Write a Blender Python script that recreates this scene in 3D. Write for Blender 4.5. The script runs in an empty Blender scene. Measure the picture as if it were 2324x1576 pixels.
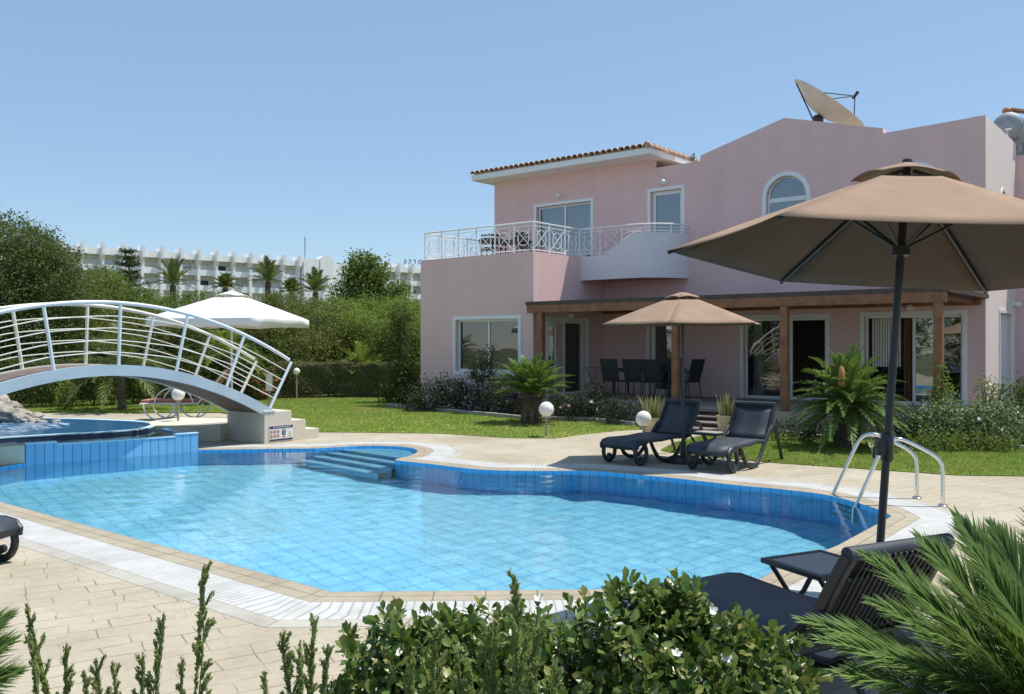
import bpy, math, random
import numpy as np
from mathutils import Vector, Matrix, noise
from mathutils.geometry import tessellate_polygon
R = math.radians
PI = math.pi
sc = bpy.context.scene
COL = sc.collection
CAMH, FOC, CU, HV = 1.75, 2000.0, 1162.0, 778.0      # eye height, focal length, image centre and horizon of the surveyed photograph

def G(u, v, z=0.0):                                   # a surveyed point lying at height z
    Y = (CAMH - z) * FOC / (v - HV)
    return Vector(((u - CU) / FOC * Y, Y, z))

def AT(u, v, Y):                                      # a surveyed point standing at distance Y
    return Vector(((u - CU) / FOC * Y, Y, CAMH - (v - HV) / FOC * Y))

# ------------------------------------------------------------------ mesh builder
class MB:
    def __init__(s):
        s.v, s.f, s.m, s.uv = [], [], [], {}
    def add(s, vs, fs, m=0, uvs=None):
        b = len(s.v)
        s.v.extend([tuple(x) for x in vs])
        for i, f in enumerate(fs):
            if uvs is not None: s.uv[len(s.f)] = [uvs[k] for k in f]
            s.f.append(tuple(b + k for k in f)); s.m.append(m)
        return s
    def box(s, c, d, rot=None, m=0):
        c = Vector(c); hx, hy, hz = d[0] / 2, d[1] / 2, d[2] / 2
        vs = [Vector((x, y, z)) for z in (-hz, hz) for (x, y) in ((-hx, -hy), (hx, -hy), (hx, hy), (-hx, hy))]
        if rot is not None: vs = [rot @ q for q in vs]
        return s.add([q + c for q in vs], [(3, 2, 1, 0), (4, 5, 6, 7), (0, 1, 5, 4), (1, 2, 6, 5), (2, 3, 7, 6), (3, 0, 4, 7)], m)
    def tube(s, pts, r, n=8, caps=True, m=0, closed=False):
        P = [Vector(p) for p in pts]; k = len(P)
        rs = r if isinstance(r, (list, tuple)) else [r] * k
        T = []
        for i in range(k):
            a = P[(i - 1) % k] if (closed or i > 0) else P[i]
            b = P[(i + 1) % k] if (closed or i < k - 1) else P[i]
            d = (b - a); T.append(d.normalized() if d.length > 1e-9 else Vector((0, 0, 1)))
        u = T[0].orthogonal().normalized(); vs = []
        for i in range(k):
            u = (u - T[i] * u.dot(T[i]))
            u = u.normalized() if u.length > 1e-6 else T[i].orthogonal().normalized()
            w = T[i].cross(u)
            for j in range(n):
                a = 2 * PI * j / n
                vs.append(P[i] + (u * math.cos(a) + w * math.sin(a)) * rs[i])
        fs = []
        for i in range(k if closed else k - 1):
            i2 = (i + 1) % k
            for j in range(n):
                fs.append((i * n + j, i * n + (j + 1) % n, i2 * n + (j + 1) % n, i2 * n + j))
        if caps and not closed:
            fs.append(tuple(range(n - 1, -1, -1))); fs.append(tuple((k - 1) * n + j for j in range(n)))
        return s.add(vs, fs, m)
    def lathe(s, prof, c=(0, 0, 0), n=24, m=0, rot=None):
        c = Vector(c); vs = []; fs = []
        for (r, z) in prof:
            for j in range(n):
                a = 2 * PI * j / n; q = Vector((r * math.cos(a), r * math.sin(a), z))
                if rot is not None: q = rot @ q
                vs.append(q + c)
        for i in range(len(prof) - 1):
            for j in range(n):
                fs.append((i * n + j, i * n + (j + 1) % n, (i + 1) * n + (j + 1) % n, (i + 1) * n + j))
        if prof[0][0] > 1e-6: fs.append(tuple(range(n - 1, -1, -1)))
        if prof[-1][0] > 1e-6: fs.append(tuple((len(prof) - 1) * n + j for j in range(n)))
        return s.add(vs, fs, m)
    def sphere(s, c, r, n=24, rings=12, m=0, sc3=(1, 1, 1)):
        vs = []; fs = []; c = Vector(c)
        for i in range(1, rings):
            th = PI * i / rings
            for j in range(n):
                a = 2 * PI * j / n
                vs.append(c + Vector((r * sc3[0] * math.sin(th) * math.cos(a), r * sc3[1] * math.sin(th) * math.sin(a), r * sc3[2] * math.cos(th))))
        t = len(vs); vs += [c + Vector((0, 0, r * sc3[2])), c - Vector((0, 0, r * sc3[2]))]
        for i in range(rings - 2):
            for j in range(n): fs.append((i * n + j, (i + 1) * n + j, (i + 1) * n + (j + 1) % n, i * n + (j + 1) % n))
        for j in range(n):
            fs.append((t, j, (j + 1) % n)); fs.append((t + 1, (rings - 2) * n + (j + 1) % n, (rings - 2) * n + j))
        return s.add(vs, fs, m)
    def panel(s, outer, holes, fn, d0, d1, m=0):      # a wall with openings: 2-D outlines, fn(a, b, d) -> 3-D, thickness from d0 to d1
        loops = [outer] + holes
        flat = [p for L in loops for p in L]
        tri = tessellate_polygon([[Vector((p[0], p[1], 0)) for p in L] for L in loops])
        n = len(flat)
        vs = [fn(p[0], p[1], d0) for p in flat] + [fn(p[0], p[1], d1) for p in flat]
        fs = [tuple(t) for t in tri] + [tuple(n + k for k in reversed(t)) for t in tri]
        o = 0
        for L in loops:
            k = len(L)
            for i in range(k): fs.append((o + i, o + (i + 1) % k, n + o + (i + 1) % k, n + o + i))
            o += k
        return s.add(vs, fs, m)
    def sheet(s, outer, holes, z, m=0):
        loops = [outer] + holes
        flat = [p for L in loops for p in L]
        tri = tessellate_polygon([[Vector((p[0], p[1], 0)) for p in L] for L in loops])
        return s.add([(p[0], p[1], z) for p in flat], [tuple(t) for t in tri], m)
    def build(s, name, mats, parent=None, o=None, smooth=False, bevel=0.0, fixn=True):
        me = bpy.data.meshes.new(name)
        vs = s.v
        if o is not None: vs = [(x - o[0], y - o[1], z - o[2]) for x, y, z in vs]
        me.from_pydata(vs, [], s.f); me.update()
        if not isinstance(mats, (list, tuple)): mats = [mats]
        for q in mats: me.materials.append(q)
        if len(mats) > 1: me.polygons.foreach_set('material_index', s.m)
        if s.uv:
            lay = me.uv_layers.new(name='UVMap')
            for fi, uvs in s.uv.items():
                for li, q in zip(me.polygons[fi].loop_indices, uvs): lay.data[li].uv = q
        if fixn:
            import bmesh
            bm = bmesh.new(); bm.from_mesh(me); bmesh.ops.recalc_face_normals(bm, faces=bm.faces); bm.to_mesh(me); bm.free()
        if smooth:
            me.polygons.foreach_set('use_smooth', [True] * len(me.polygons))
            try: me.set_sharp_from_angle(angle=R(40))
            except Exception: pass
        ob = bpy.data.objects.new(name, me); COL.objects.link(ob)
        if parent is not None: ob.parent = parent
        if bevel:
            b = ob.modifiers.new('bevel', 'BEVEL'); b.width = bevel; b.segments = 2; b.limit_method = 'ANGLE'; b.angle_limit = R(40)
        return ob

def npmesh(name, V, F, mat, parent=None, smooth=False, o=None):
    V = np.asarray(V, dtype=np.float32); F = np.asarray(F, dtype=np.int32)
    if o is not None: V = V - np.array(o, dtype=np.float32)
    me = bpy.data.meshes.new(name); k = F.shape[1]
    me.vertices.add(len(V)); me.vertices.foreach_set('co', V.ravel())
    me.loops.add(F.size); me.loops.foreach_set('vertex_index', F.ravel())
    me.polygons.add(len(F)); me.polygons.foreach_set('loop_start', np.arange(0, F.size, k, dtype=np.int32))
    me.update(calc_edges=True)
    if smooth: me.polygons.foreach_set('use_smooth', np.ones(len(F), dtype=bool))
    me.materials.append(mat)
    ob = bpy.data.objects.new(name, me); COL.objects.link(ob)
    if parent is not None: ob.parent = parent
    return ob

def tag(o, label=None, cat=None, group=None, kind=None):
    if label: o['label'] = label
    if cat: o['category'] = cat
    if group: o['group'] = group
    if kind: o['kind'] = kind
    return o
def thing(name, label, cat, loc=(0, 0, 0), rz=0.0, group=None):
    o = bpy.data.objects.new(name, None); COL.objects.link(o); o.empty_display_size = .2
    o.location = loc; o.rotation_euler = (0, 0, rz)
    return tag(o, label, cat, group)
def copy_tree(o, parent=None):
    c = o.copy(); COL.objects.link(c)
    if parent is not None: c.parent = parent
    for ch in list(o.children): copy_tree(ch, c)
    return c
def place_copy(o, label, loc, rz, group=None):
    c = copy_tree(o); c.location = loc; c.rotation_euler = (0, 0, rz); c['label'] = label
    if group: c['group'] = group
    return c

# ------------------------------------------------------------------ materials
def newmat(name):
    m = bpy.data.materials.new(name); m.use_nodes = True
    nt = m.node_tree
    return m, nt, nt.nodes, nt.links, nt.nodes['Principled BSDF']
def coords(N, L, scale=1.0, kind='Object'):
    tc = N.new('ShaderNodeTexCoord'); mp = N.new('ShaderNodeMapping')
    if not isinstance(scale, (tuple, list)): scale = (scale,) * 3
    mp.inputs['Scale'].default_value = scale; L.new(tc.outputs[kind], mp.inputs[0]); return mp.outputs[0]
def ramp(N, L, fac, stops):
    r = N.new('ShaderNodeValToRGB'); e = r.color_ramp.elements
    while len(e) < len(stops): e.new(.5)
    for q, (p, c) in zip(e, stops): q.position = p; q.color = (*c, 1) if len(c) == 3 else c
    L.new(fac, r.inputs[0]); return r.outputs[0]
def noise_tex(N, L, vec, scale, detail=4, rough=.6, dist=0):
    n = N.new('ShaderNodeTexNoise'); n.inputs['Scale'].default_value = scale; n.inputs['Detail'].default_value = detail
    n.inputs['Roughness'].default_value = rough; n.inputs['Distortion'].default_value = dist
    L.new(vec, n.inputs['Vector']); return n.outputs[0]
def mixc(N, L, fac, a, b, mode='MIX'):
    x = N.new('ShaderNodeMix'); x.data_type = 'RGBA'; x.blend_type = mode
    for sock, val in ((0, fac), (6, a), (7, b)):
        if hasattr(val, 'is_linked') or hasattr(val, 'links'): L.new(val, x.inputs[sock])
        elif sock == 0: x.inputs[0].default_value = val
        else: x.inputs[sock].default_value = (*val, 1)
    return x.outputs[2]
def bump(N, L, h, b, strength=.3, dist=.01, prev=None):
    k = N.new('ShaderNodeBump'); k.inputs['Strength'].default_value = strength; k.inputs['Distance'].default_value = dist
    L.new(h, k.inputs['Height'])
    if prev is not None: L.new(prev, k.inputs['Normal'])
    L.new(k.outputs[0], b.inputs['Normal']); return k.outputs[0]
def grassmat(name):
    m, nt, N, L, b = newmat(name); g = N.new('ShaderNodeNewGeometry'); v = coords(N, L)
    c = ramp(N, L, g.outputs['Random Per Island'], [(0, (.20, .31, .05)), (.5, (.28, .39, .075)), (1, (.36, .42, .11))])
    dry = ramp(N, L, noise_tex(N, L, v, .42, 6, .72, .5), [(.47, (0, 0, 0)), (.70, (.8, .8, .8))])
    c = mixc(N, L, dry, c, (.44, .39, .15)); c = mixc(N, L, 1.0, c, ramp(N, L, noise_tex(N, L, v, 2.2, 5, .7), [(.3, (.70, .74, .7)), (.65, (1.05, 1.05, 1))]), 'MULTIPLY')
    L.new(c, b.inputs['Base Color']); b.inputs['Roughness'].default_value = .6; b.inputs['Specular IOR Level'].default_value = .2
    t = N.new('ShaderNodeBsdfTranslucent'); L.new(c, t.inputs[0]); mx = N.new('ShaderNodeMixShader'); mx.inputs[0].default_value = .42
    L.new(b.outputs[0], mx.inputs[1]); L.new(t.outputs[0], mx.inputs[2]); L.new(mx.outputs[0], N['Material Output'].inputs[0]); return m
def pm(name, col, rough=.6, metal=0.0, var=.12, vs=3.0, bs=0.0, bscale=60.0, bdist=.004, spec=.5):
    m, nt, N, L, b = newmat(name)
    v = coords(N, L)
    n = noise_tex(N, L, v, vs, 5)
    lo = tuple(c * (1 - var) for c in col); hi = tuple(min(1, c * (1 + var)) for c in col)
    L.new(ramp(N, L, n, [(.3, lo), (.7, hi)]), b.inputs['Base Color'])
    b.inputs['Roughness'].default_value = rough; b.inputs['Metallic'].default_value = metal
    b.inputs['Specular IOR Level'].default_value = spec
    if bs: bump(N, L, noise_tex(N, L, v, bscale, 3), b, bs, bdist)
    return m
def leafmat(name, cols, rough=.5, trans=.35, spec=.4):
    m, nt, N, L, b = newmat(name)
    g = N.new('ShaderNodeNewGeometry')
    c = ramp(N, L, g.outputs['Random Per Island'], [(i / (len(cols) - 1), q) for i, q in enumerate(cols)])
    L.new(c, b.inputs['Base Color']); b.inputs['Roughness'].default_value = rough; b.inputs['Specular IOR Level'].default_value = spec
    t = N.new('ShaderNodeBsdfTranslucent'); t2 = mixc(N, L, .5, c, (.16, .22, .03)); L.new(t2, t.inputs[0])
    mx = N.new('ShaderNodeMixShader'); mx.inputs[0].default_value = trans
    L.new(b.outputs[0], mx.inputs[1]); L.new(t.outputs[0], mx.inputs[2]); L.new(mx.outputs[0], N['Material Output'].inputs[0])
    return m

M = {}
def stucco(name, col):
    m, nt, N, L, b = newmat(name); v = coords(N, L)
    big = noise_tex(N, L, v, .55, 5, .65); fine = noise_tex(N, L, v, 9, 6, .7)
    lo = tuple(c * .95 for c in col); hi = tuple(min(1, c * 1.04) for c in col)
    c = ramp(N, L, big, [(.3, lo), (.7, hi)])
    st = N.new('ShaderNodeTexNoise'); st.inputs['Scale'].default_value = 1.0; st.inputs['Detail'].default_value = 4
    L.new(coords(N, L, (2.2, 2.2, .12)), st.inputs['Vector'])
    c = mixc(N, L, 1.0, c, ramp(N, L, st.outputs[0], [(.36, (.965, .965, .96)), (.6, (1, 1, 1))]), 'MULTIPLY')
    c = mixc(N, L, 1.0, c, ramp(N, L, fine, [(.3, (.95, .95, .95)), (.7, (1, 1, 1))]), 'MULTIPLY')
    L.new(c, b.inputs['Base Color']); b.inputs['Roughness'].default_value = .92; b.inputs['Specular IOR Level'].default_value = .15
    k = bump(N, L, noise_tex(N, L, v, 45, 5, .7), b, .45, .006); bump(N, L, noise_tex(N, L, v, 3.5, 4, .6), b, .12, .03, k)
    return m
M['pink'] = stucco('pink_render', (.81, .555, .54))
M['pale'] = stucco('white_render', (.78, .74, .76))
M['cream'] = stucco('cream_render', (.68, .61, .49))
M['hotel'] = stucco('hotel_render', (.92, .91, .89))
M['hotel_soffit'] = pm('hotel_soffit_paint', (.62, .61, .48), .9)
M['white'] = pm('white_paint', (.80, .80, .79), .4, var=.04)
M['upvc'] = pm('white_frame_paint', (.80, .81, .82), .35, var=.03)
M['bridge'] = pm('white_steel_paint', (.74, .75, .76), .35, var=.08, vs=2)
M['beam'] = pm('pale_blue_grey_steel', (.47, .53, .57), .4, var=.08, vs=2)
M['pinkend'] = stucco('sunlit_pale_pink_render', (.82, .70, .65))  # paler end wall pink, part of its sunlight put into the colour
M['terr'] = stucco('terrace_slab', (.50, .42, .34))
M['bridge_far'] = pm('cream_steel_paint', (.74, .71, .62), .4, var=.08, vs=2)
M['black'] = pm('black_resin', (.022, .026, .032), .42, var=.3, vs=6)
M['sling'] = pm('navy_sling_fabric', (.040, .050, .066), .55, var=.25, vs=5, bs=.4, bscale=300)
M['blackmetal'] = pm('black_powder_coat', (.028, .03, .033), .38, var=.2)
M['tabletop'] = pm('grey_mesh_tabletop', (.36, .33, .30), .6, var=.12, vs=40)
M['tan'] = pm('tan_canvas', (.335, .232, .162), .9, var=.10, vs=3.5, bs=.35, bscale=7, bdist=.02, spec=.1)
M['tan_shade'] = pm('shaded_tan_canvas', (.115, .084, .064), .9, var=.10, vs=3.5, bs=.3, bscale=7, bdist=.02, spec=.1)  # canopy underside: its shade put into the colour as a darker brown
M['whitecanvas'] = pm('white_canvas', (.84, .83, .81), .9, var=.03, bs=.2, bscale=150, spec=.1)
M['chrome'] = pm('polished_steel', (.72, .70, .66), .12, 1.0, var=.06)
M['galv'] = pm('galvanised_steel', (.34, .36, .38), .65, .4, var=.18, vs=7)
M['dish'] = pm('dish_back_paint', (.60, .585, .52), .6, var=.12, vs=2)
M['wood'] = pm('stained_wood', (.25, .105, .048), .55, var=.3, vs=6)
M['darkwood'] = pm('dark_fascia_wood', (.075, .05, .04), .6, var=.25, vs=6)
M['deckwood'] = pm('bridge_deck_wood', (.17, .125, .10), .7, var=.3, vs=7)
M['greywood'] = pm('weathered_wood', (.26, .20, .18), .75, var=.25, vs=8)
M['terracotta'] = pm('terracotta', (.50, .24, .13), .8, var=.3, vs=9)
M['tile'] = pm('roof_tile_clay', (.50, .35, .25), .85, var=.5, vs=8)
M['pot'] = pm('pale_terracotta', (.56, .43, .28), .8, var=.2, vs=6)
M['rock'] = pm('limestone_rock', (.33, .295, .25), .9, var=.5, vs=5, bs=.9, bscale=14, bdist=.03)
M['soil'] = pm('dark_soil', (.055, .043, .034), .95, var=.5, vs=9, bs=.8, bscale=30, bdist=.03)
M['kerb'] = pm('kerb_stone', (.33, .30, .27), .9, var=.25, vs=6, bs=.5, bscale=40)
M['bark'] = pm('bark', (.10, .075, .055), .9, var=.4, vs=14, bs=.8, bscale=40, bdist=.02)
M['twig'] = pm('fresh_twig', (.20, .25, .07), .7, var=.2)
M['stem'] = pm('green_stem', (.12, .14, .05), .7, var=.3, vs=8)
M['redcushion'] = pm('red_cushion_fabric', (.42, .16, .11), .85, var=.15)
M['orange'] = pm('orange_fabric', (.45, .20, .10), .85, var=.12)
M['signwhite'] = pm('sign_white', (.75, .74, .72), .5, var=.05)
M['navy'] = pm('sign_navy', (.03, .035, .10), .5)
M['signred'] = pm('sign_red', (.45, .10, .07), .5)
M['signyellow'] = pm('sign_yellow', (.55, .45, .15), .5)
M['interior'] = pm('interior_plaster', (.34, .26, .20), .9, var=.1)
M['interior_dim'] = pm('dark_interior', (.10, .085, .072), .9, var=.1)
M['curtain'] = pm('white_blind', (.80, .77, .72), .8, var=.06)
M['curtainbrown'] = pm('brown_curtain', (.30, .17, .09), .85, var=.15)
M['teal'] = pm('teal_curtain', (.22, .44, .55), .8, var=.1)
M['darkchair'] = pm('dark_leather', (.018, .016, .015), .5)
M['lamp'] = pm('lamp_opal', (.80, .78, .70), .35, var=.05)
M['pigeon'] = pm('dark_feathers', (.05, .055, .065), .7, var=.3)
M['cone'] = pm('cycad_cone', (.42, .20, .08), .85, var=.25, vs=20, bs=.8, bscale=60, bdist=.01)
M['foam'] = pm('water_foam', (.52, .66, .76), .3, var=.05)
M['flower_white'] = pm('white_petal', (.80, .76, .74), .6, var=.08)
M['flower_pink'] = pm('pink_petal', (.70, .45, .45), .6, var=.15)
M['flower_red'] = pm('red_petal', (.40, .05, .04), .6, var=.2)

def globe_mat():
    m, nt, N, L, b = newmat('opal_globe')
    b.inputs['Base Color'].default_value = (.82, .80, .74, 1); b.inputs['Roughness'].default_value = .3
    v = coords(N, L); L.new(ramp(N, L, noise_tex(N, L, v, 12, 5), [(.3, (.76, .72, .64)), (.65, (.84, .82, .77))]), b.inputs['Base Color'])
    b.inputs['Subsurface Weight'].default_value = .25; b.inputs['Subsurface Radius'].default_value = (.05, .05, .04)
    return m
M['globe'] = globe_mat()

def glass(name, tint, refl):
    m, nt, N, L, b = newmat(name); N.remove(b)
    t = N.new('ShaderNodeBsdfTransparent'); t.inputs[0].default_value = (*tint, 1)
    g = N.new('ShaderNodeBsdfGlossy'); g.inputs['Roughness'].default_value = .015; g.inputs['Color'].default_value = (.9, .93, .95, 1)
    nz = noise_tex(N, L, coords(N, L), .9, 2)
    bp = N.new('ShaderNodeBump'); bp.inputs['Strength'].default_value = .06; bp.inputs['Distance'].default_value = .05
    L.new(nz, bp.inputs['Height']); L.new(bp.outputs[0], g.inputs['Normal'])
    f = N.new('ShaderNodeFresnel'); f.inputs['IOR'].default_value = 1.5
    mr = N.new('ShaderNodeMapRange'); mr.inputs['To Min'].default_value = refl; mr.inputs['To Max'].default_value = 1.0
    L.new(f.outputs[0], mr.inputs[0])
    mx = N.new('ShaderNodeMixShader'); L.new(mr.outputs[0], mx.inputs[0]); L.new(t.outputs[0], mx.inputs[1]); L.new(g.outputs[0], mx.inputs[2])
    L.new(mx.outputs[0], N['Material Output'].inputs[0]); return m
M['glass'] = glass('window_glass', (.55, .58, .60), .12)
M['glass_dark'] = glass('tinted_glass', (.32, .38, .42), .24)
M['glass_clear'] = glass('clear_glass', (.8, .82, .82), .06)

def water_mat(name, wave, strength):
    m, nt, N, L, b = newmat(name); N.remove(b)
    g = N.new('ShaderNodeBsdfGlass'); g.inputs['IOR'].default_value = 1.33; g.inputs['Roughness'].default_value = 0.0
    g.inputs['Color'].default_value = (.97, .995, 1, 1)
    v = coords(N, L, (1.0, 1.5, 1))
    a = noise_tex(N, L, v, wave, 3, .5, .6); c = noise_tex(N, L, v, wave * 3.1, 2, .5, .3)
    ad = N.new('ShaderNodeMath'); ad.operation = 'MULTIPLY_ADD'; ad.inputs[1].default_value = .35; L.new(c, ad.inputs[0]); L.new(a, ad.inputs[2])
    bp = N.new('ShaderNodeBump'); bp.inputs['Strength'].default_value = strength; bp.inputs['Distance'].default_value = .03
    L.new(ad.outputs[0], bp.inputs['Height']); L.new(bp.outputs[0], g.inputs['Normal'])
    L.new(g.outputs[0], N['Material Output'].inputs[0]); return m
M['water'] = water_mat('pool_water', 5.5, .06)
M['water2'] = water_mat('rippled_water', 3.5, .22)

def tile_floor():
    m, nt, N, L, b = newmat('blue_pool_tiles'); v = coords(N, L)
    br = N.new('ShaderNodeTexBrick'); br.offset = 0.0; br.inputs['Scale'].default_value = 1.0
    br.inputs['Brick Width'].default_value = .22; br.inputs['Row Height'].default_value = .22
    br.inputs['Mortar Size'].default_value = .013; br.inputs['Mortar Smooth'].default_value = .3
    br.inputs['Color1'].default_value = (.28, .77, .96, 1); br.inputs['Color2'].default_value = (.32, .81, .97, 1); br.inputs['Mortar'].default_value = (.15, .55, .84, 1)
    mp = N.new('ShaderNodeMapping'); mp.inputs['Rotation'].default_value = (0, 0, R(-39)); L.new(v, mp.inputs[0]); L.new(mp.outputs[0], br.inputs['Vector'])
    c = mixc(N, L, 1.0, br.outputs[0], ramp(N, L, noise_tex(N, L, v, 1.3, 5), [(.3, (.90, .92, .94)), (.7, (1, 1, 1))]), 'MULTIPLY')
    L.new(c, b.inputs['Base Color']); b.inputs['Roughness'].default_value = .5; return m
M['poolfloor'] = tile_floor()
def tile_wall(name, c1, c2, mort, w=.125):
    m, nt, N, L, b = newmat(name)
    tc = N.new('ShaderNodeTexCoord')
    br = N.new('ShaderNodeTexBrick'); br.offset = 0.0; br.inputs['Scale'].default_value = 1.0
    br.inputs['Brick Width'].default_value = w; br.inputs['Row Height'].default_value = 20
    br.inputs['Mortar Size'].default_value = .007; br.inputs['Mortar Smooth'].default_value = .3
    br.inputs['Color1'].default_value = (*c1, 1); br.inputs['Color2'].default_value = (*c2, 1); br.inputs['Mortar'].default_value = (*mort, 1)
    mp = N.new('ShaderNodeMapping'); mp.inputs['Location'].default_value = (0, 8, 0); L.new(tc.outputs['UV'], mp.inputs[0])
    L.new(mp.outputs[0], br.inputs['Vector'])
    n = noise_tex(N, L, coords(N, L, (3, 3, .8)), 2.0, 5)
    c = mixc(N, L, 1.0, br.outputs[0], ramp(N, L, n, [(.3, (.86, .9, .93)), (.7, (1.0, 1.0, 1.0))]), 'MULTIPLY')
    L.new(c, b.inputs['Base Color']); b.inputs['Roughness'].default_value = .35; return m
M['poolwall'] = tile_wall('blue_wall_tiles', (.10, .50, .90), (.14, .55, .92), (.04, .25, .55))
M['spawall'] = tile_wall('pale_blue_wall_tiles', (.22, .50, .78), (.25, .54, .82), (.05, .24, .42))
M['navytile'] = pm('dark_blue_tiles', (.035, .07, .14), .4, var=.2, vs=5)
M['stepblue'] = pm('pool_step_tiles', (.20, .62, .92), .4, var=.06, vs=6)
M['poolstep'] = pm('pool_step_edge', (.55, .78, .90), .5)

def ring_mat(name, base, line, w, row, mort, off=0.0, var=.1):
    m, nt, N, L, b = newmat(name)
    tc = N.new('ShaderNodeTexCoord')
    br = N.new('ShaderNodeTexBrick'); br.offset = off; br.inputs['Scale'].default_value = 1.0
    br.inputs['Brick Width'].default_value = w; br.inputs['Row Height'].default_value = row
    br.inputs['Mortar Size'].default_value = mort; br.inputs['Mortar Smooth'].default_value = .2
    br.inputs['Color1'].default_value = (*base, 1); br.inputs['Color2'].default_value = (*[c * (1 - var) for c in base], 1); br.inputs['Mortar'].default_value = (*line, 1)
    L.new(tc.outputs['UV'], br.inputs['Vector'])
    n = noise_tex(N, L, coords(N, L), 4, 6, .7)
    c = mixc(N, L, 1.0, br.outputs[0], ramp(N, L, n, [(.3, (.80, .79, .76)), (.65, (1, 1, 1))]), 'MULTIPLY')
    c = mixc(N, L, 1.0, c, ramp(N, L, noise_tex(N, L, coords(N, L), .9, 6, .75), [(.3, (.82, .81, .78)), (.55, (1, 1, 1))]), 'MULTIPLY')
    L.new(c, b.inputs['Base Color']); b.inputs['Roughness'].default_value = .7; b.inputs['Specular IOR Level'].default_value = .25
    inv = N.new('ShaderNodeMath'); inv.operation = 'SUBTRACT'; inv.inputs[0].default_value = 1; L.new(br.outputs['Fac'], inv.inputs[1])
    bump(N, L, inv.outputs[0], b, .5, .004); return m
M['coping'] = ring_mat('beige_coping_tile', (.46, .395, .295), (.24, .20, .15), .36, .121, .006)
M['grating'] = ring_mat('white_gutter_grating', (.60, .60, .585), (.42, .42, .41), .055, .5, .007, var=.03)
M['border'] = ring_mat('pale_border_stone', (.52, .49, .43), (.30, .27, .22), .6, .5, .006)

def deck_mat():
    m, nt, N, L, b = newmat('stamped_concrete'); v = coords(N, L)
    wn = N.new('ShaderNodeTexNoise'); wn.inputs['Scale'].default_value = 1.6; wn.inputs['Detail'].default_value = 4; L.new(v, wn.inputs['Vector'])
    sub = N.new('ShaderNodeVectorMath'); sub.operation = 'MULTIPLY_ADD'; sub.inputs[1].default_value = (.10, .10, 0); L.new(wn.outputs['Color'], sub.inputs[0]); L.new(v, sub.inputs[2])
    def brick(w, h, ang, mort, off):
        br = N.new('ShaderNodeTexBrick'); br.offset = off; br.squash = .6; br.squash_frequency = 3; br.inputs['Scale'].default_value = 1
        br.inputs['Brick Width'].default_value = w; br.inputs['Row Height'].default_value = h
        br.inputs['Mortar Size'].default_value = mort; br.inputs['Mortar Smooth'].default_value = .9; br.inputs['Bias'].default_value = -.2
        mp = N.new('ShaderNodeMapping'); mp.inputs['Rotation'].default_value = (0, 0, R(ang)); L.new(sub.outputs[0], mp.inputs[0]); L.new(mp.outputs[0], br.inputs['Vector'])
        return br
    b1 = brick(.36, .18, -30, .0080, .42)
    n1 = noise_tex(N, L, v, 1.1, 6, .7); n2 = noise_tex(N, L, v, 14, 5, .7)
    c = ramp(N, L, n1, [(.25, (.42, .365, .275)), (.5, (.49, .435, .335)), (.75, (.54, .49, .39))])
    c = mixc(N, L, 1.0, c, ramp(N, L, n2, [(.3, (.88, .87, .85)), (.7, (1, 1, 1))]), 'MULTIPLY')
    c = mixc(N, L, 1.0, c, ramp(N, L, noise_tex(N, L, v, .32, 6, .75, .4), [(.32, (.84, .83, .81)), (.52, (1, 1, 1))]), 'MULTIPLY')
    tone = N.new('ShaderNodeTexVoronoi'); tone.inputs['Scale'].default_value = 2.6; L.new(sub.outputs[0], tone.inputs['Vector'])
    sp = N.new('ShaderNodeSeparateColor'); L.new(tone.outputs['Color'], sp.inputs[0])
    c = mixc(N, L, 1.0, c, ramp(N, L, sp.outputs[0], [(0, (.92, .91, .90)), (1, (1, 1, 1))]), 'MULTIPLY')
    brk = ramp(N, L, noise_tex(N, L, v, 2.3, 3), [(.38, (.08, .08, .08)), (.60, (1, 1, 1))])
    mm = N.new('ShaderNodeMath'); mm.operation = 'MULTIPLY'; L.new(b1.outputs['Fac'], mm.inputs[0]); L.new(brk, mm.inputs[1])
    c = mixc(N, L, mm.outputs[0], c, (.24, .185, .125))
    L.new(c, b.inputs['Base Color']); b.inputs['Roughness'].default_value = .8; b.inputs['Specular IOR Level'].default_value = .2
    inv = N.new('ShaderNodeMath'); inv.operation = 'SUBTRACT'; inv.inputs[0].default_value = 1; L.new(mm.outputs[0], inv.inputs[1])
    k = bump(N, L, inv.outputs[0], b, .5, .008); bump(N, L, noise_tex(N, L, v, 9, 6, .7), b, .35, .02, k)
    return m
M['deck'] = deck_mat()
def lawn_mat():
    m, nt, N, L, b = newmat('lawn_turf'); v = coords(N, L)
    n1 = noise_tex(N, L, v, .5, 5, .6); n2 = noise_tex(N, L, v, 35, 5, .8)
    c = ramp(N, L, n1, [(.28, (.20, .29, .05)), (.52, (.29, .37, .075)), (.76, (.42, .40, .15))])
    c = mixc(N, L, 1.0, c, ramp(N, L, n2, [(.3, (.55, .6, .5)), (.7, (1.15, 1.1, 1))]), 'MULTIPLY')
    L.new(c, b.inputs['Base Color']); b.inputs['Roughness'].default_value = .9; b.inputs['Specular IOR Level'].default_value = .1
    bump(N, L, n2, b, .8, .03); return m
M['lawn'] = lawn_mat()
M['ground'] = pm('dry_earth', (.13, .135, .06), .95, var=.3, vs=.4)
M['blade'] = grassmat('grass_blade')
M['lf_dark'] = leafmat('dark_leaf', [(.055, .08, .022), (.09, .122, .034), (.15, .175, .055)], .6, .34, .2)
M['lf_olive'] = leafmat('olive_leaf', [(.12, .15, .035), (.17, .195, .05), (.24, .235, .08)], .6, .42, .2)
M['lf_mid'] = leafmat('mid_leaf', [(.10, .155, .03), (.15, .21, .045), (.22, .265, .07)], .6, .44, .2)
M['lf_lime'] = leafmat('lime_leaf', [(.15, .225, .036), (.21, .29, .055), (.29, .345, .09)], .6, .46, .2)
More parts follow.
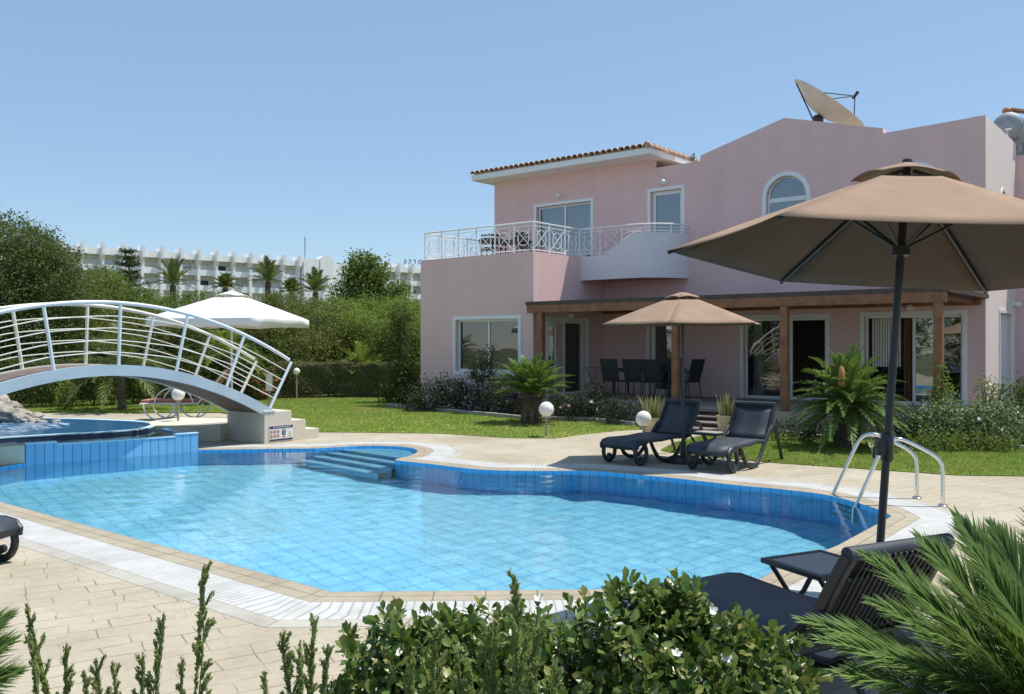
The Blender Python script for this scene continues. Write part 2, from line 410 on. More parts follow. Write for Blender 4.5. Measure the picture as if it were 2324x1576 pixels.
M['lf_conifer'] = leafmat('conifer_needle', [(.045, .07, .038), (.065, .095, .048), (.09, .115, .055)], .6, .2, .2)
M['lf_palm'] = leafmat('palm_leaflet', [(.09, .125, .035), (.13, .165, .05), (.18, .20, .075)], .5, .3, .3)
M['lf_cycad'] = leafmat('cycad_leaflet', [(.12, .205, .045), (.165, .265, .06), (.24, .335, .095)], .42, .38, .35)
M['lf_juniper'] = leafmat('juniper_scale', [(.30, .38, .13), (.40, .48, .17), (.50, .56, .24)], .6, .5, .15)
M['lf_vinca'] = leafmat('glossy_leaf', [(.05, .105, .018), (.085, .16, .03), (.12, .20, .04), (.16, .24, .055), (.24, .31, .09), (.33, .30, .10)], .34, .32, .5)
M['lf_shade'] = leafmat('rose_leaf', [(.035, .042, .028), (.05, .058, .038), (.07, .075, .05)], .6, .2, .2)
M['lf_varieg'] = leafmat('variegated_leaf', [(.07, .13, .035), (.12, .19, .06), (.20, .27, .11), (.44, .48, .34), (.10, .17, .045), (.08, .14, .04)], .6, .32, .2)
M['lf_pot'] = leafmat('sword_leaf', [(.24, .24, .09), (.36, .35, .16), (.48, .43, .26)], .5, .35)
M['lf_hedge'] = leafmat('hedge_leaf', [(.10, .11, .05), (.16, .16, .075), (.24, .215, .12), (.12, .145, .06)], .6, .28, .2)
M['dead'] = leafmat('dry_frond', [(.18, .12, .07), (.24, .17, .10)], .8, .2)

# ------------------------------------------------------------------ foliage helpers
def rng(seed): return np.random.default_rng(seed)
def unit(a): return a / np.maximum(np.linalg.norm(a, axis=-1, keepdims=True), 1e-9)
def leaf_quads(P, D, Nn, Ls, W):
    """one folded rhombus leaf at each P, pointing along D, facing Nn"""
    S = unit(np.cross(D, Nn)); n = len(P)
    Ls = np.asarray(Ls).reshape(-1, 1) * np.ones((n, 1)); W = np.asarray(W).reshape(-1, 1) * np.ones((n, 1))
    a = P; b = P + D * Ls * .45 + S * W * .5 + Nn * W * .12; c = P + D * Ls - Nn * Ls * .08; d = P + D * Ls * .45 - S * W * .5 + Nn * W * .12
    V = np.stack([a, b, c, d], 1).reshape(-1, 3); F = np.arange(4 * n).reshape(-1, 4)
    return V, F
def blob_points(blobs, n, g, inner=.55):
    B = np.array(blobs, float); w = (B[:, 3] * B[:, 4] + B[:, 3] * B[:, 5] + B[:, 4] * B[:, 5]); w /= w.sum()
    k = g.choice(len(B), n, p=w); d = unit(g.normal(size=(n, 3)))
    r = inner + (1.06 - inner) * g.random(n) ** .55
    lump = 1 + .16 * np.sin(d[:, 0] * 5 + k) * np.sin(d[:, 1] * 6 + 1.7 * k) + .10 * np.sin(d[:, 2] * 9 + d[:, 0] * 7 + k)
    P = B[k, :3] + d * B[k, 3:6] * (r * lump)[:, None]
    return P, d, k
def foliage(name, mat, parent, blobs, n, size, seed, o=None, inner=.55, up=.25, clump=0, zmin=.02, aspect=.55):
    g = rng(seed)
    if clump:
        P0, d0, k = blob_points(blobs, max(1, n // clump), g, inner)
        P = np.repeat(P0, clump, 0) + g.normal(size=(len(P0) * clump, 3)) * size * 1.1
        d = np.repeat(d0, clump, 0)
    else:
        P, d, k = blob_points(blobs, n, g, inner)
    keep = P[:, 2] > zmin; P, d = P[keep], d[keep]; m = len(P)
    Nn = unit(d * .7 + g.normal(size=(m, 3)) * .7 + np.array([0, 0, up]))
    D = unit(np.cross(Nn, g.normal(size=(m, 3)))); D = unit(D + d * .35); Nn = unit(Nn - D * (Nn * D).sum(1, keepdims=True))
    sz = size * (.6 + .8 * g.random(m))
    V, F = leaf_quads(P, D, Nn, sz, sz * aspect)
    return npmesh(name, V, F, mat, parent, o=o)
def frond_geo(base, ctrl, tip, n, llen, lw, seed, a0=62, a1=22, vee=.35, start=.12, droop=0.0, roll=0.0):
    """feather leaf: quadratic rachis with n leaflet pairs; returns leaflet verts/faces and rachis points"""
    g = rng(seed); base, ctrl, tip = (np.array(q, float) for q in (base, ctrl, tip))
    t = np.linspace(start, 1, n)[:, None]
    P = (1 - t) ** 2 * base + 2 * t * (1 - t) * ctrl + t ** 2 * tip
    T = unit(2 * (1 - t) * (ctrl - base) + 2 * t * (tip - ctrl))
    upv = np.array([0, 0, 1.0]); S = unit(np.cross(T, upv)); U = unit(np.cross(S, T)); cr, sr = math.cos(roll), math.sin(roll); S, U = S * cr + U * sr, U * cr - S * sr
    tt = t[:, 0]; prof = np.clip(np.sin(np.clip(tt * .9 + .12, 0, 1) * PI) ** .6, .25, 1) * (.85 + .3 * g.random(n))
    ang = np.radians(a0 + (a1 - a0) * tt)
    Vs = []; Fs = []; off = 0
    for sgn in (1, -1):
        D = unit(T * np.cos(ang)[:, None] + sgn * S * np.sin(ang)[:, None] + U * vee * (1 - .4 * t) + g.normal(size=(n, 3)) * .085)
        Ln = (llen * prof)[:, None]
        W = unit(np.cross(D, U)) * lw * .5
        mid = P + D * Ln * .5 + U * Ln * .02; end = P + D * Ln - np.array([0, 0, 1.]) * Ln * (.06 + droop)
        V = np.stack([P - W * .6, P + W * .6, mid + W, mid - W, end + W * .12, end - W * .12], 1).reshape(-1, 3)
        i = np.arange(n)[:, None] * 6 + off
        Fs.append(np.concatenate([i + np.array([[0, 1, 2, 3]]), i + np.array([[3, 2, 4, 5]])])); Vs.append(V); off += len(V)
    rt = np.linspace(0, 1, 12)[:, None]; RP = (1 - rt) ** 2 * base + 2 * rt * (1 - rt) * ctrl + rt ** 2 * tip
    return np.concatenate(Vs), np.concatenate(Fs), RP
def tube_np(RP, r0, r1, n=5):
    mb = MB(); k = len(RP); mb.tube([tuple(p) for p in RP], [r0 + (r1 - r0) * i / (k - 1) for i in range(k)], n)
    return mb

def feather_crown(parent, c, nf, L, llen, lw, seed, npair=34, e_lo=-5, e_hi=75, mat='lf_cycad', droop=.35, ldroop=0.0, vee=.35):
    g = rng(seed); Vs = []; Fs = []; off = 0; st = MB(); c = np.array(c, float)
    for i in range(nf):
        az = i * 2.399963 + g.uniform(-.2, .2); el = R(e_hi + (e_lo - e_hi) * (i + .5) / nf + g.uniform(-5, 5)); l = L * g.uniform(.85, 1.1)
        d = np.array([math.cos(az) * math.cos(el), math.sin(az) * math.cos(el), math.sin(el)])
        h = np.array([math.cos(az), math.sin(az), 0])
        tip = c + d * l * .9 + h * l * .12 - np.array([0, 0, droop * l * math.cos(el)])
        ctrl = c + d * l * .55 + np.array([0, 0, .08 * l])
        V, F, RP = frond_geo(c + h * .03, ctrl, tip, npair, llen, lw, seed * 77 + i, vee=vee, droop=ldroop)
        Vs.append(V); Fs.append(F + off); off += len(V); st.tube([tuple(p) for p in RP], [.012 - .009 * k / 11 for k in range(12)], 4)
    o = npmesh('fronds', np.concatenate(Vs), np.concatenate(Fs), M[mat], parent)
    st.build('leaf_stalks', M['stem'], parent, fixn=False)
    return o
def trunk(parent, pts, radii, name='trunk', mat='bark', n=9):
    mb = MB(); mb.tube(pts, list(radii), n); return mb.build(name, M[mat], parent, smooth=True)

# ------------------------------------------------------------------ light, sky, camera
SUN_EL, SUN_DIR = R(67.5), Vector((.974, .225, 0)).normalized()
w = bpy.data.worlds.new("World"); sc.world = w; w.use_nodes = True
wn = w.node_tree.nodes; wl = w.node_tree.links
sky = wn.new('ShaderNodeTexSky'); sky.sky_type = 'NISHITA'; sky.sun_disc = False
sky.sun_elevation = SUN_EL; sky.sun_rotation = math.atan2(SUN_DIR.x, SUN_DIR.y)
sky.altitude = 0; sky.air_density = 1.0; sky.dust_density = 0.0; sky.ozone_density = 2.6
tint = wn.new('ShaderNodeMix'); tint.data_type = 'RGBA'; tint.blend_type = 'MULTIPLY'; tint.inputs[0].default_value = 1; tint.inputs[7].default_value = (.98, .99, .98, 1)
wl.new(sky.outputs[0], tint.inputs[6]); even = wn.new('ShaderNodeMix'); even.data_type = 'RGBA'; even.inputs[0].default_value = .5; even.inputs[7].default_value = (2.12, 3.28, 4.78, 1)      # haze evens out the summer sky
wl.new(tint.outputs[2], even.inputs[6]); wl.new(even.outputs[2], wn['Background'].inputs[0]); wn['Background'].inputs[1].default_value = .145
sd = bpy.data.lights.new('sun', 'SUN'); sd.energy = 4.85; sd.angle = R(.53); sd.color = (1, .955, .88)
so = bpy.data.objects.new('sun', sd); COL.objects.link(so)
so.rotation_euler = Vector((SUN_DIR.x * math.cos(SUN_EL), SUN_DIR.y * math.cos(SUN_EL), math.sin(SUN_EL))).to_track_quat('Z', 'Y').to_euler()
sd.cycles.is_caustics_light = True
cd = bpy.data.cameras.new('camera'); cd.lens = 36 * FOC / 2324; cd.sensor_width = 36; cd.shift_y = (HV - 788) / 2324; cd.clip_end = 3000; cd.clip_start = .05
co = bpy.data.objects.new('camera', cd); COL.objects.link(co); co.location = (0, 0, CAMH); co.rotation_euler = (PI / 2, 0, 0); sc.camera = co
sc.view_settings.view_transform = 'Standard'; sc.view_settings.look = 'None'; sc.view_settings.exposure = 0.12; sc.view_settings.gamma = 1
cy = sc.cycles
cy.caustics_refractive = True; cy.caustics_reflective = False; cy.use_denoising = True
cy.max_bounces = 9; cy.diffuse_bounces = 4; cy.transparent_max_bounces = 12; cy.sample_clamp_indirect = 6

# ------------------------------------------------------------------ ground, pool, deck, lawn
def xy(p): return (p[0], p[1])
def chaikin(P, it=2):
    for _ in range(it):
        Q = [P[0]]
        for a, b in zip(P[:-1], P[1:]):
            Q += [(a[0] * .75 + b[0] * .25, a[1] * .75 + b[1] * .25), (a[0] * .25 + b[0] * .75, a[1] * .25 + b[1] * .75)]
        Q.append(P[-1]); P = Q
    return P
near_l = xy(G(752, 1345)); nub_far = [xy(G(*p)) for p in ((2010, 1165), (1991, 1156), (1944, 1141.8), (1882, 1124), (1773, 1111), (1664, 1101.8), (1551, 1088), (1440, 1077.6), (1340, 1069), (1233, 1070), (1130, 1069), (1067, 1065), (985, 1055), (930, 1049), (892, 1045), (905, 1041), (925, 1037), (944, 1030), (949, 1022), (927, 1015.6), (882, 1012.7), (820, 1012.7), (757, 1016), (716, 1018.5))]
W0, W1 = xy(G(450, 1022)), xy(G(58, 1052))
POOL = [near_l, (1.62, 6.27), xy(G(1765, 1294)), xy(G(1903, 1238)), xy(G(2023, 1172.7))] + chaikin(nub_far, 2) + [xy(G(590, 1020)), W0, W1, xy(G(0, 1061)), (-8.0, 11.62), xy(G(0, 1140))]
def resample(P, step, skip):
    Q = []
    for i, a in enumerate(P):
        b = P[(i + 1) % len(P)]; l = (Vector(b) - Vector(a)).length; k = 1 if i == skip else max(1, int(math.ceil(l / step)))
        for j in range(k): Q.append((a[0] + (b[0] - a[0]) * j / k, a[1] + (b[1] - a[1]) * j / k) if j else a)
    return Q
POOL = resample(POOL, .3, POOL.index(W0))
def offset(P, d, lim=2.2):
    n = len(P); Q = []
    for i in range(n):
        a, b, c = Vector(P[i - 1]), Vector(P[i]), Vector(P[(i + 1) % n])
        e1, e2 = (b - a).normalized(), (c - b).normalized()
        n1, n2 = Vector((e1.y, -e1.x)), Vector((e2.y, -e2.x)); nn = (n1 + n2)
        nn = nn.normalized() if nn.length > 1e-6 else n1
        k = min(lim, 1 / max(.25, nn.dot(n1)))
        Q.append(tuple(b + nn * d * k))
    return Q
rA, rB, rC = offset(POOL, .255), offset(POOL, .62), offset(POOL, .755)
arc = [0.0]
for a, b in zip(POOL, POOL[1:] + POOL[:1]): arc.append(arc[-1] + (Vector(b) - Vector(a)).length)
BIG = [(-160, -40), (160, -40), (600, 700), (-600, 700)]
mb = MB(); mb.sheet(BIG, [rC], -.012); tag(mb.build('ground', M['ground']), kind='structure')

pool = thing('swimming_pool', 'large free-form blue swimming pool with beige and white rim beside the lounger deck', 'pool', (0, 9, 0))
PO = (0, 9, 0)
def ring(P0, P1, z0, z1, name, mat, width):
    mb = MB(); n = len(P0)
    for i in range(n):
        j = (i + 1) % n
        mb.add([(*P0[i], z0), (*P0[j], z0), (*P1[j], z1), (*P1[i], z1)], [(0, 1, 2, 3)], 0, [(arc[i], 0), (arc[i + 1], 0), (arc[i + 1], width), (arc[i], width)])
    return mb.build(name, mat, pool, PO, fixn=False)
c1 = ring(POOL, rA, .004, .008, 'coping_tiles', M['coping'], .242)
ring(rA, rB, .008, .004, 'gutter_grating', M['grating'], .365); ring(rB, rC, .005, .002, 'border_stones', M['border'], .135)
mb = MB(); n = len(POOL); iW = POOL.index(W0); PD = -1.5
for i in range(n):
    if i == iW: continue
    j = (i + 1) % n
    mb.add([(*POOL[i], PD), (*POOL[j], PD), (*POOL[j], .004), (*POOL[i], .004)], [(0, 1, 2, 3)], 0, [(arc[i], PD), (arc[i + 1], PD), (arc[i + 1], 0), (arc[i], 0)])
pw = mb.build('pool_wall', M['poolwall'], pool, PO, fixn=False)
mb = MB(); mb.sheet(POOL, [], PD); pf = mb.build('pool_floor', M['poolfloor'], pool, PO, fixn=False)
# alcove steps
A, B = Vector(xy(G(716, 1019))), Vector(xy(G(892, 1045))); wv = Vector((-.72, -.69))
i0 = min(range(n), key=lambda i: (Vector(POOL[i]) - B).length); i1 = min(range(n), key=lambda i: (Vector(POOL[i]) - A).length)
arcpts = [Vector(q) for q in POOL[i0 + 1:i1]]; cen = (A + B) / 2
stepobs = []
for k in range(4):
    sh = wv * (.25 * (k - 1.9)); a, b = A + sh, B + sh; zt = -.16 - .27 * k
    poly = [tuple(a), tuple(b)] + [tuple(q + (cen - q) * .004) for q in arcpts if (q - a).dot(-wv) > .02]
    mb = MB(); nq = len(poly); mb.sheet(poly, [], zt); mb.add([(*a, zt), (*b, zt), (*b, PD), (*a, PD)], [(0, 1, 2, 3)])
    stp = mb.build('pool_step', M['stepblue'], pool, PO, fixn=False)
    mb = MB(); mb.tube([(*(a + (b - a) * .01), zt + .01), (*(a + (b - a) * .99), zt + .01)], .028, 6); stepobs.append(mb.build('step_edge', M['poolstep'], stp, PO)); stepobs.append(stp)
mb = MB()
wz = -.026
mb = MB(); mb.sheet([(-4.5, 1.1), (4.5, 1.1), (4.5, 3.1), (1.3, 3.1), (1.0, 4.15), (-4.5, 4.15)], [], .006); tag(mb.build('garden_bed', M['soil']), kind='structure')
def inpoly(P, X, Y):
    r = np.zeros(len(X), bool); j = len(P) - 1
    for i in range(len(P)):
        xi, yi = P[i]; xj, yj = P[j]
        c = ((yi > Y) != (yj > Y)) & (X < (xj - xi) * (Y - yi) / (yj - yi + 1e-12) + xi); r ^= c; j = i
    return r
def ripple_sheet(name, P, z, step, amp, mat, seed):
    from mathutils.geometry import delaunay_2d_cdt
    p = np.array(P); gx, gy = np.meshgrid(np.arange(p[:, 0].min(), p[:, 0].max(), step), np.arange(p[:, 1].min(), p[:, 1].max(), step)); g = rng(seed)
    gx = gx.ravel() + g.uniform(-.2, .2, gx.size) * step; gy = gy.ravel() + g.uniform(-.2, .2, gy.size) * step
    m = inpoly(P, gx, gy); B = np.array(resample(P, step, -1)); gx, gy = gx[m], gy[m]
    far = np.ones(len(gx), bool)
    for i in range(0, len(gx), 2000): far[i:i + 2000] = (((gx[i:i + 2000, None] - B[None, :, 0]) ** 2 + (gy[i:i + 2000, None] - B[None, :, 1]) ** 2).min(1) > (step * .6) ** 2)
    pts = [Vector(q) for q in B.tolist()] + [Vector(q) for q in np.column_stack([gx[far], gy[far]]).tolist()]; nb = len(B)
    vo, eo, fo, *_ = delaunay_2d_cdt(pts, [(i, (i + 1) % nb) for i in range(nb)], [], 1, 1e-5)
    V = np.array([(q.x, q.y) for q in vo]); h = np.zeros(len(V)); inner = np.clip(np.sqrt(((V[:, None, 0] - B[None, ::3, 0]) ** 2 + (V[:, None, 1] - B[None, ::3, 1]) ** 2).min(1)) / .3, 0, 1)
    for k in range(26):
        a = g.uniform(0, 2 * PI); wl_ = g.uniform(.15, .5); ph = g.uniform(0, 2 * PI); h += amp * (wl_ / .5) ** 1.4 * np.sin((V[:, 0] * math.cos(a) + V[:, 1] * math.sin(a)) * 2 * PI / wl_ + ph + .6 * np.sin(V[:, 0] * 1.1 + k) + .5 * np.sin(V[:, 1] * 1.3 + 2 * k)) / 5
    me = bpy.data.meshes.new(name); me.from_pydata(np.column_stack([V, z + h * inner]).tolist(), [], [tuple(f) for f in fo]); me.polygons.foreach_set('use_smooth', [True] * len(me.polygons)); me.materials.append(mat); me.update()
    if me.polygons[0].normal.z < 0: me.flip_normals()
    ob = bpy.data.objects.new(name, me); COL.objects.link(ob); return ob
water = tag(ripple_sheet('pool_water', POOL, wz, .052, .0014, M['water'], 9), kind='structure')
water.cycles.is_caustics_caster = True
for o in [pw, pf] + stepobs: o.cycles.is_caustics_receiver = True

lawn_front = [xy(G(*p)) for p in ((720, 982), (860, 983), (1000, 985), (1080, 990), (1160, 995), (1260, 996), (1330, 986), (1400, 979), (1452, 976))]
right_front = [xy(G(*p)) for p in ((2324, 1082), (2172, 1080), (1954, 1065), (1773, 1052.7), (1640, 1041), (1560, 1034), (1500, 1024))]
path_r = [xy(G(*p)) for p in ((1530, 1008), (1590, 992), (1650, 984), (1700, 975))]
deck_poly = [(-16, 1), (14, 1), (14, 11.6), (9, 11.55)] + right_front + path_r + [xy(G(1690, 962)), xy(G(1560, 962))] + lawn_front[::-1] + [xy(G(660, 972)), xy(G(560, 948)), xy(G(500, 938)), xy(G(300, 938)), xy(G(140, 938)), (-16, 21)]
mb = MB(); mb.sheet(deck_poly, [rC], 0.0)
tag(mb.build('pool_deck', M['deck']), kind='structure')
bed_edge = [xy(G(*p)) for p in ((880, 924), (925, 930), (1030, 938), (1100, 945), (1210, 955), (1330, 957), (1440, 968))]
lawn_a = lawn_front + bed_edge[::-1] + [(-2.9, 27), (-3.2, 40), (-16, 40), (-16, 21.2)] + [xy(G(*p)) for p in ((140, 937), (300, 937), (500, 937), (560, 947), (660, 971))]
bed_r = [xy(G(*p)) for p in ((1710, 974), (1766, 986), (1850, 997), (1950, 1002), (2080, 1000), (2245, 1012.7), (2324, 1023.6))]
lawn_b = right_front[::-1] + [(9, 11.6), (14, 11.65), (14, 13.2), (9.5, 13.4)] + bed_r[::-1] + path_r[::-1]
bed_poly = bed_edge + [xy(G(1452, 975)), xy(G(1560, 961)), xy(G(1690, 961))] + bed_r + [(9.5, 13.4), (14, 13.2), (14, 32), (-2.95, 32), (-2.85, 27)]
for nm, P, mt in (('lawn', lawn_a, 'lawn'), ('lawn', lawn_b, 'lawn')):
    mb = MB(); mb.sheet(P, [], .014); q = len(P)
    for i in range(q): mb.add([(*P[i], -.01), (*P[(i + 1) % q], -.01), (*P[(i + 1) % q], .014), (*P[i], .014)], [(0, 1, 2, 3)])
    tag(mb.build(nm, M[mt]), kind='structure')
mb = MB(); mb.sheet(bed_poly, [], .009); tag(mb.build('garden_bed', M['soil']), kind='structure')
def inpoly(P, X, Y):
    r = np.zeros(len(X), bool); j = len(P) - 1
    for i in range(len(P)):
        xi, yi = P[i]; xj, yj = P[j]
        c = ((yi > Y) != (yj > Y)) & (X < (xj - xi) * (Y - yi) / (yj - yi + 1e-12) + xi); r ^= c; j = i
    return r
def grass(polys, n, seed):
    g = rng(seed); XS = []; YS = []
    for P, k in polys:
        p = np.array(P); x = g.uniform(p[:, 0].min(), p[:, 0].max(), k * 3); y = g.uniform(p[:, 1].min(), min(28.5, p[:, 1].max()), k * 3)
        m = inpoly(P, x, y); XS.append(x[m][:k]); YS.append(y[m][:k])
    X = np.concatenate(XS); Y = np.concatenate(YS); m = len(X)
    h = g.uniform(.012, .034, m); a = g.uniform(0, 2 * PI, m); wd = g.uniform(.006, .012, m) * (Y / 14); le = g.normal(size=(m, 2)) * .02
    b = np.stack([X, Y, np.full(m, .012)], 1); s = np.stack([np.cos(a), np.sin(a), np.zeros(m)], 1) * wd[:, None]
    V = np.stack([b - s, b + s, b + np.stack([le[:, 0], le[:, 1], h], 1)], 1).reshape(-1, 3)
    return npmesh('grass', V, np.arange(3 * m).reshape(-1, 3), M['blade'])
tag(grass([(lawn_a, 120000), (lawn_b, 110000)], 0, 5), kind='stuff')
def polyline_box(name, P, wd, z0, z1, mat):
    mb = MB(); rr = random.Random(3)
    for a, b in zip(P[:-1], P[1:]):
        a, b = Vector(a), Vector(b); L_ = (b - a).length; k = max(1, int(L_ / .35)); d = (b - a) / k; ang = math.atan2(d.y, d.x)
        for i in range(k):
            c = a + d * (i + .5); mb.box((c.x, c.y, (z0 + z1) / 2), (d.length * .97, wd * rr.uniform(.85, 1.1), (z1 - z0) * rr.uniform(.85, 1.05)), Matrix.Rotation(ang + rr.uniform(-.05, .05), 3, 'Z'))
    return mb.build(name, mat, bevel=.012)
tag(polyline_box('garden_kerb', bed_edge, .12, -.01, .10, M['kerb']), 'low stone kerb edging the shaded flower bed below the villa window', 'kerb', kind='thing')
tag(polyline_box('garden_kerb', bed_r, .12, -.01, .09, M['kerb']), 'low stone kerb between sunny lawn and the shrubs near the big parasol', 'kerb', kind='thing')

# ------------------------------------------------------------------ raised pool
spa = thing('raised_pool', 'small raised upper pool with blue tiled overflow wall under the arched footbridge', 'pool', (-6, 15, 0)); SO = (-6, 15, 0)
w0, w1 = Vector(W0), Vector(W1); wd_ = (w1 - w0).normalized(); wn_ = Vector((wd_.y, -wd_.x))      # inward normal
if wn_.y < 0: wn_ = -wn_
Lw = (w1 - w0).length
def wall_seg(s0, s1, z1, mb, th=.17):
    a, b = w0 + wd_ * s0, w0 + wd_ * s1; a2, b2 = a + wn_ * th, b + wn_ * th
    mb.add([(*a, PD), (*b, PD), (*b, z1), (*a, z1), (*a2, PD), (*b2, PD), (*b2, z1), (*a2, z1)], [(0, 1, 2, 3), (5, 4, 7, 6), (3, 2, 6, 7), (0, 3, 7, 4), (1, 5, 6, 2)], 0,
           [(s0, PD), (s1, PD), (s1, z1), (s0, z1), (s0, PD), (s1, PD), (s1, z1 + .02), (s0, z1 + .02)])
mb = MB(); wall_seg(0, .36, .272, mb); wall_seg(.36, Lw - .42, .235, mb); wall_seg(Lw - .42, Lw, .272, mb)
sw = mb.build('tiled_wall', M['spawall'], spa, SO); sw.cycles.is_caustics_receiver = True
mb = MB()
for s0, s1, z in ((-.004, .36, .272), (.36, Lw - .42, .235), (Lw - .42, Lw + .004, .272)):
    a, b = w0 + wd_ * s0 + wn_ * .085, w0 + wd_ * s1 + wn_ * .085; c = (a + b) / 2
    mb.box((c.x, c.y, z + .008), (s1 - s0, .185, .016), Matrix.Rotation(math.atan2(wd_.y, wd_.x), 3, 'Z'))
mb.build('wall_cap', M['poolstep'], spa, SO)
ZR = .28
rim_front = [xy(G(*p, ZR)) for p in ((-70, 997), (53, 988.5), (165, 983), (272.6, 977), (317, 972.5), (338, 967), (346, 962))]
rim_back = [xy(G(*p, ZR)) for p in ((325, 957), (249, 953.5), (135, 949.5), (0, 950), (-170, 955), (-330, 972), (-300, 990))]
SP = chaikin(rim_front + rim_back + [rim_front[0]], 2)[:-1]
rimo = offset(SP, .10)
mb = MB(); mb.panel(rimo, [SP], lambda a, b, d: (a, b, d), .0, ZR - .02); mb.build('pool_rim', M['navytile'], spa, SO)
mb = MB(); mb.panel(offset(SP, .105), [offset(SP, -.004)], lambda a, b, d: (a, b, d), ZR - .019, ZR); mb.build('rim_cap', M['poolstep'], spa, SO)
mb = MB(); mb.sheet(SP, [], .03); spf = mb.build('basin_floor', M['poolwall'], spa, SO, fixn=False); spf.cycles.is_caustics_receiver = True
plat_r = [xy(G(499, 965, ZR)), (-5.1, 17.4), (-7, 18.1), (-13, 18.3), (-14.5, 13.6), (-10.5, 12.9)]
ch_in = [tuple(w0 + wn_ * .15), tuple(w1 + wn_ * .15 + wd_ * .0)]
chan = [ch_in[1], ch_in[0], tuple(w0 + wn_ * 1.55), xy(G(346, 966, ZR)), xy(G(320, 972, ZR)), xy(G(53, 990, ZR)), (-8.4, 12.9)]
mb = MB(); e0, e1_ = w0 + wn_ * .172, w0 + wn_ * 1.56; k0 = wd_ * .10
mb.add([(*e0, -.01), (*e1_, -.01), (*e1_, .235), (*e0, .235), (*(e0 + k0), -.01), (*(e1_ + k0), -.01), (*(e1_ + k0), .235), (*(e0 + k0), .235)], [(0, 1, 2, 3), (5, 4, 7, 6), (3, 2, 6, 7), (0, 3, 7, 4), (1, 5, 6, 2)], 0, [(0, 0), (1.4, 0), (1.4, .2), (0, .2), (0, 0), (1.4, 0), (1.4, .22), (0, .22)])
mb.build('channel_end_wall', M['spawall'], spa, SO)
mb = MB(); mb.sheet(chan, [], .12); mb.build('channel_floor', M['navytile'], spa, SO, fixn=False)
pl_front = [xy(G(346, 967, ZR)), xy(G(499, 965.5, ZR))]
plat = [pl_front[0], pl_front[1], (-5.1, 17.4), (-7, 18.1), xy(G(260, 952, ZR))]
plat = [pl_front[0], pl_front[1], (-5.05, 17.0), (-6.5, 17.3)] + [xy(G(335, 958, ZR))]
mb = MB(); mb.panel(plat, [], lambda a, b, d: (a, b, d), -.005, ZR + .004); mb.build('stone_platform', M['cream'], spa, SO)
q0 = w1 + wd_ * .01; qd = Vector((-.72, -.69)).normalized(); qn = Vector((-qd.y, qd.x)) * -1
mb = MB(); qa = q0 + qn * .02
mb.add([(*(q0), -.005), (*(q0 + qd * 1.9), -.005), (*(q0 + qd * 1.9 + qn * .5), -.005), (*(q0 + qn * .5), -.005), (*(q0), .265), (*(q0 + qd * 1.9), .265), (*(q0 + qd * 1.9 + qn * .5), .265), (*(q0 + qn * .5), .265)],
       [(3, 2, 1, 0), (4, 5, 6, 7), (0, 1, 5, 4), (1, 2, 6, 5), (2, 3, 7, 6), (3, 0, 4, 7)])
mb.build('side_wall', M['cream'], spa, SO)
mb = MB(); mb.sheet(offset(SP, -.003), [], .262); uw = tag(mb.build('spa_water', M['water2'], None, smooth=True, fixn=False), kind='structure')
mb = MB(); mb.sheet(offset(chan, -.02), [], .215); cw = tag(mb.build('channel_water', M['water'], None, smooth=True, fixn=False), kind='structure')
for ob in (uw, cw):
    for p in ob.data.polygons:
        if p.normal.z < 0: p.flip()
uw.cycles.is_caustics_caster = True

# ------------------------------------------------------------------ villa (local frame: x along the facade, y into the house)
HD = Vector((2.548, 24.36, 0)); HA = R(-39.07); ca, sa = .7764, .6303
def tF(u, p):                                      # position along the facade seen at u, on the plane p metres in front of it
    k = (u - CU) / FOC; return (k * (HD.y - ca * p) - HD.x + sa * p) / (ca + sa * k)
def zF(v, t, p): return CAMH - (v - HV) / FOC * (HD.y - ca * p - sa * t)
def pF(u, t):
    k = (u - CU) / FOC; return (k * (HD.y - sa * t) - HD.x - ca * t) / (ca * k - sa)
def HW(t, p, z=0): return Vector((HD.x + ca * t - sa * p, HD.y - sa * t - ca * p, z))
villa = thing('villa', 'two-storey pink rendered villa with arched windows, tiled eave and white balcony railing', 'villa', HD, HA)
rect = lambda a0, a1, b0, b1: [(a0, b0), (a1, b0), (a1, b1), (a0, b1)]
def archpoly(a, r, zc, z0, n=18): return [(a - r, z0), (a + r, z0)] + [(a + r * math.cos(PI * i / n), zc + r * math.sin(PI * i / n)) for i in range(n + 1)]
TZ = .38
fm = lambda a, b, d: (a, d, b)
fb = lambda a, b, d: (a, -3.205 + d, b)
fs_ = lambda a, b, d: (-d, -a, b)
fr = lambda a, b, d: (9.455 - d, -a, b)
TL = -3.97
arches = [(5.17, .50, 5.25, 4.35), (8.06, .50, 5.10, 4.25)]
ops = dict(Q=(1.42, 2.32, TZ, 2.34), Rr=(4.08, 6.12, TZ, 2.34), S=(6.98, 9.02, TZ, 2.36), U1=(-2.36, -.44, 3.9, 5.72), U2=(1.46, 2.39, 3.9, 5.76))
out = [(TL, 0), (9.45, 0), (9.45, 6.50), (7.40, 6.43), (7.40, 6.54), (5.13, 7.14), (2.92, 6.53), (2.92, 6.39), (1.5, 6.38), (1.5, 6.62), (TL, 6.62)]
holes = [rect(*q) for q in ops.values()] + [archpoly(*q) for q in arches]
mb = MB(); mb.panel(out, holes, fm, 0, .25); mb.build('front_wall', M['pink'], villa)
mb = MB(); mb.panel(rect(-3.93, 0, 0, 4.02), [rect(-2.62, -.47, .98, 2.36)], fb, 0, .25); mb.build('garden_room_wall', M['pink'], villa)
mb = MB(); mb.panel(rect(.003, 2.95, 0, 4.02), [rect(.86, 2.58, TZ, 2.32)], fs_, 0, .25)
mb.panel(rect(.003, 2.95, 0, 4.02), [], lambda a, b, d: (-3.93 + d, -a, b), 0, .25); mb.build('garden_room_side_wall', M['pink'], villa)
mb = MB(); mb.box((-1.965, -1.6, 3.8), (3.4, 2.6, .12)); mb.build('terrace_floor', M['cream'], villa)
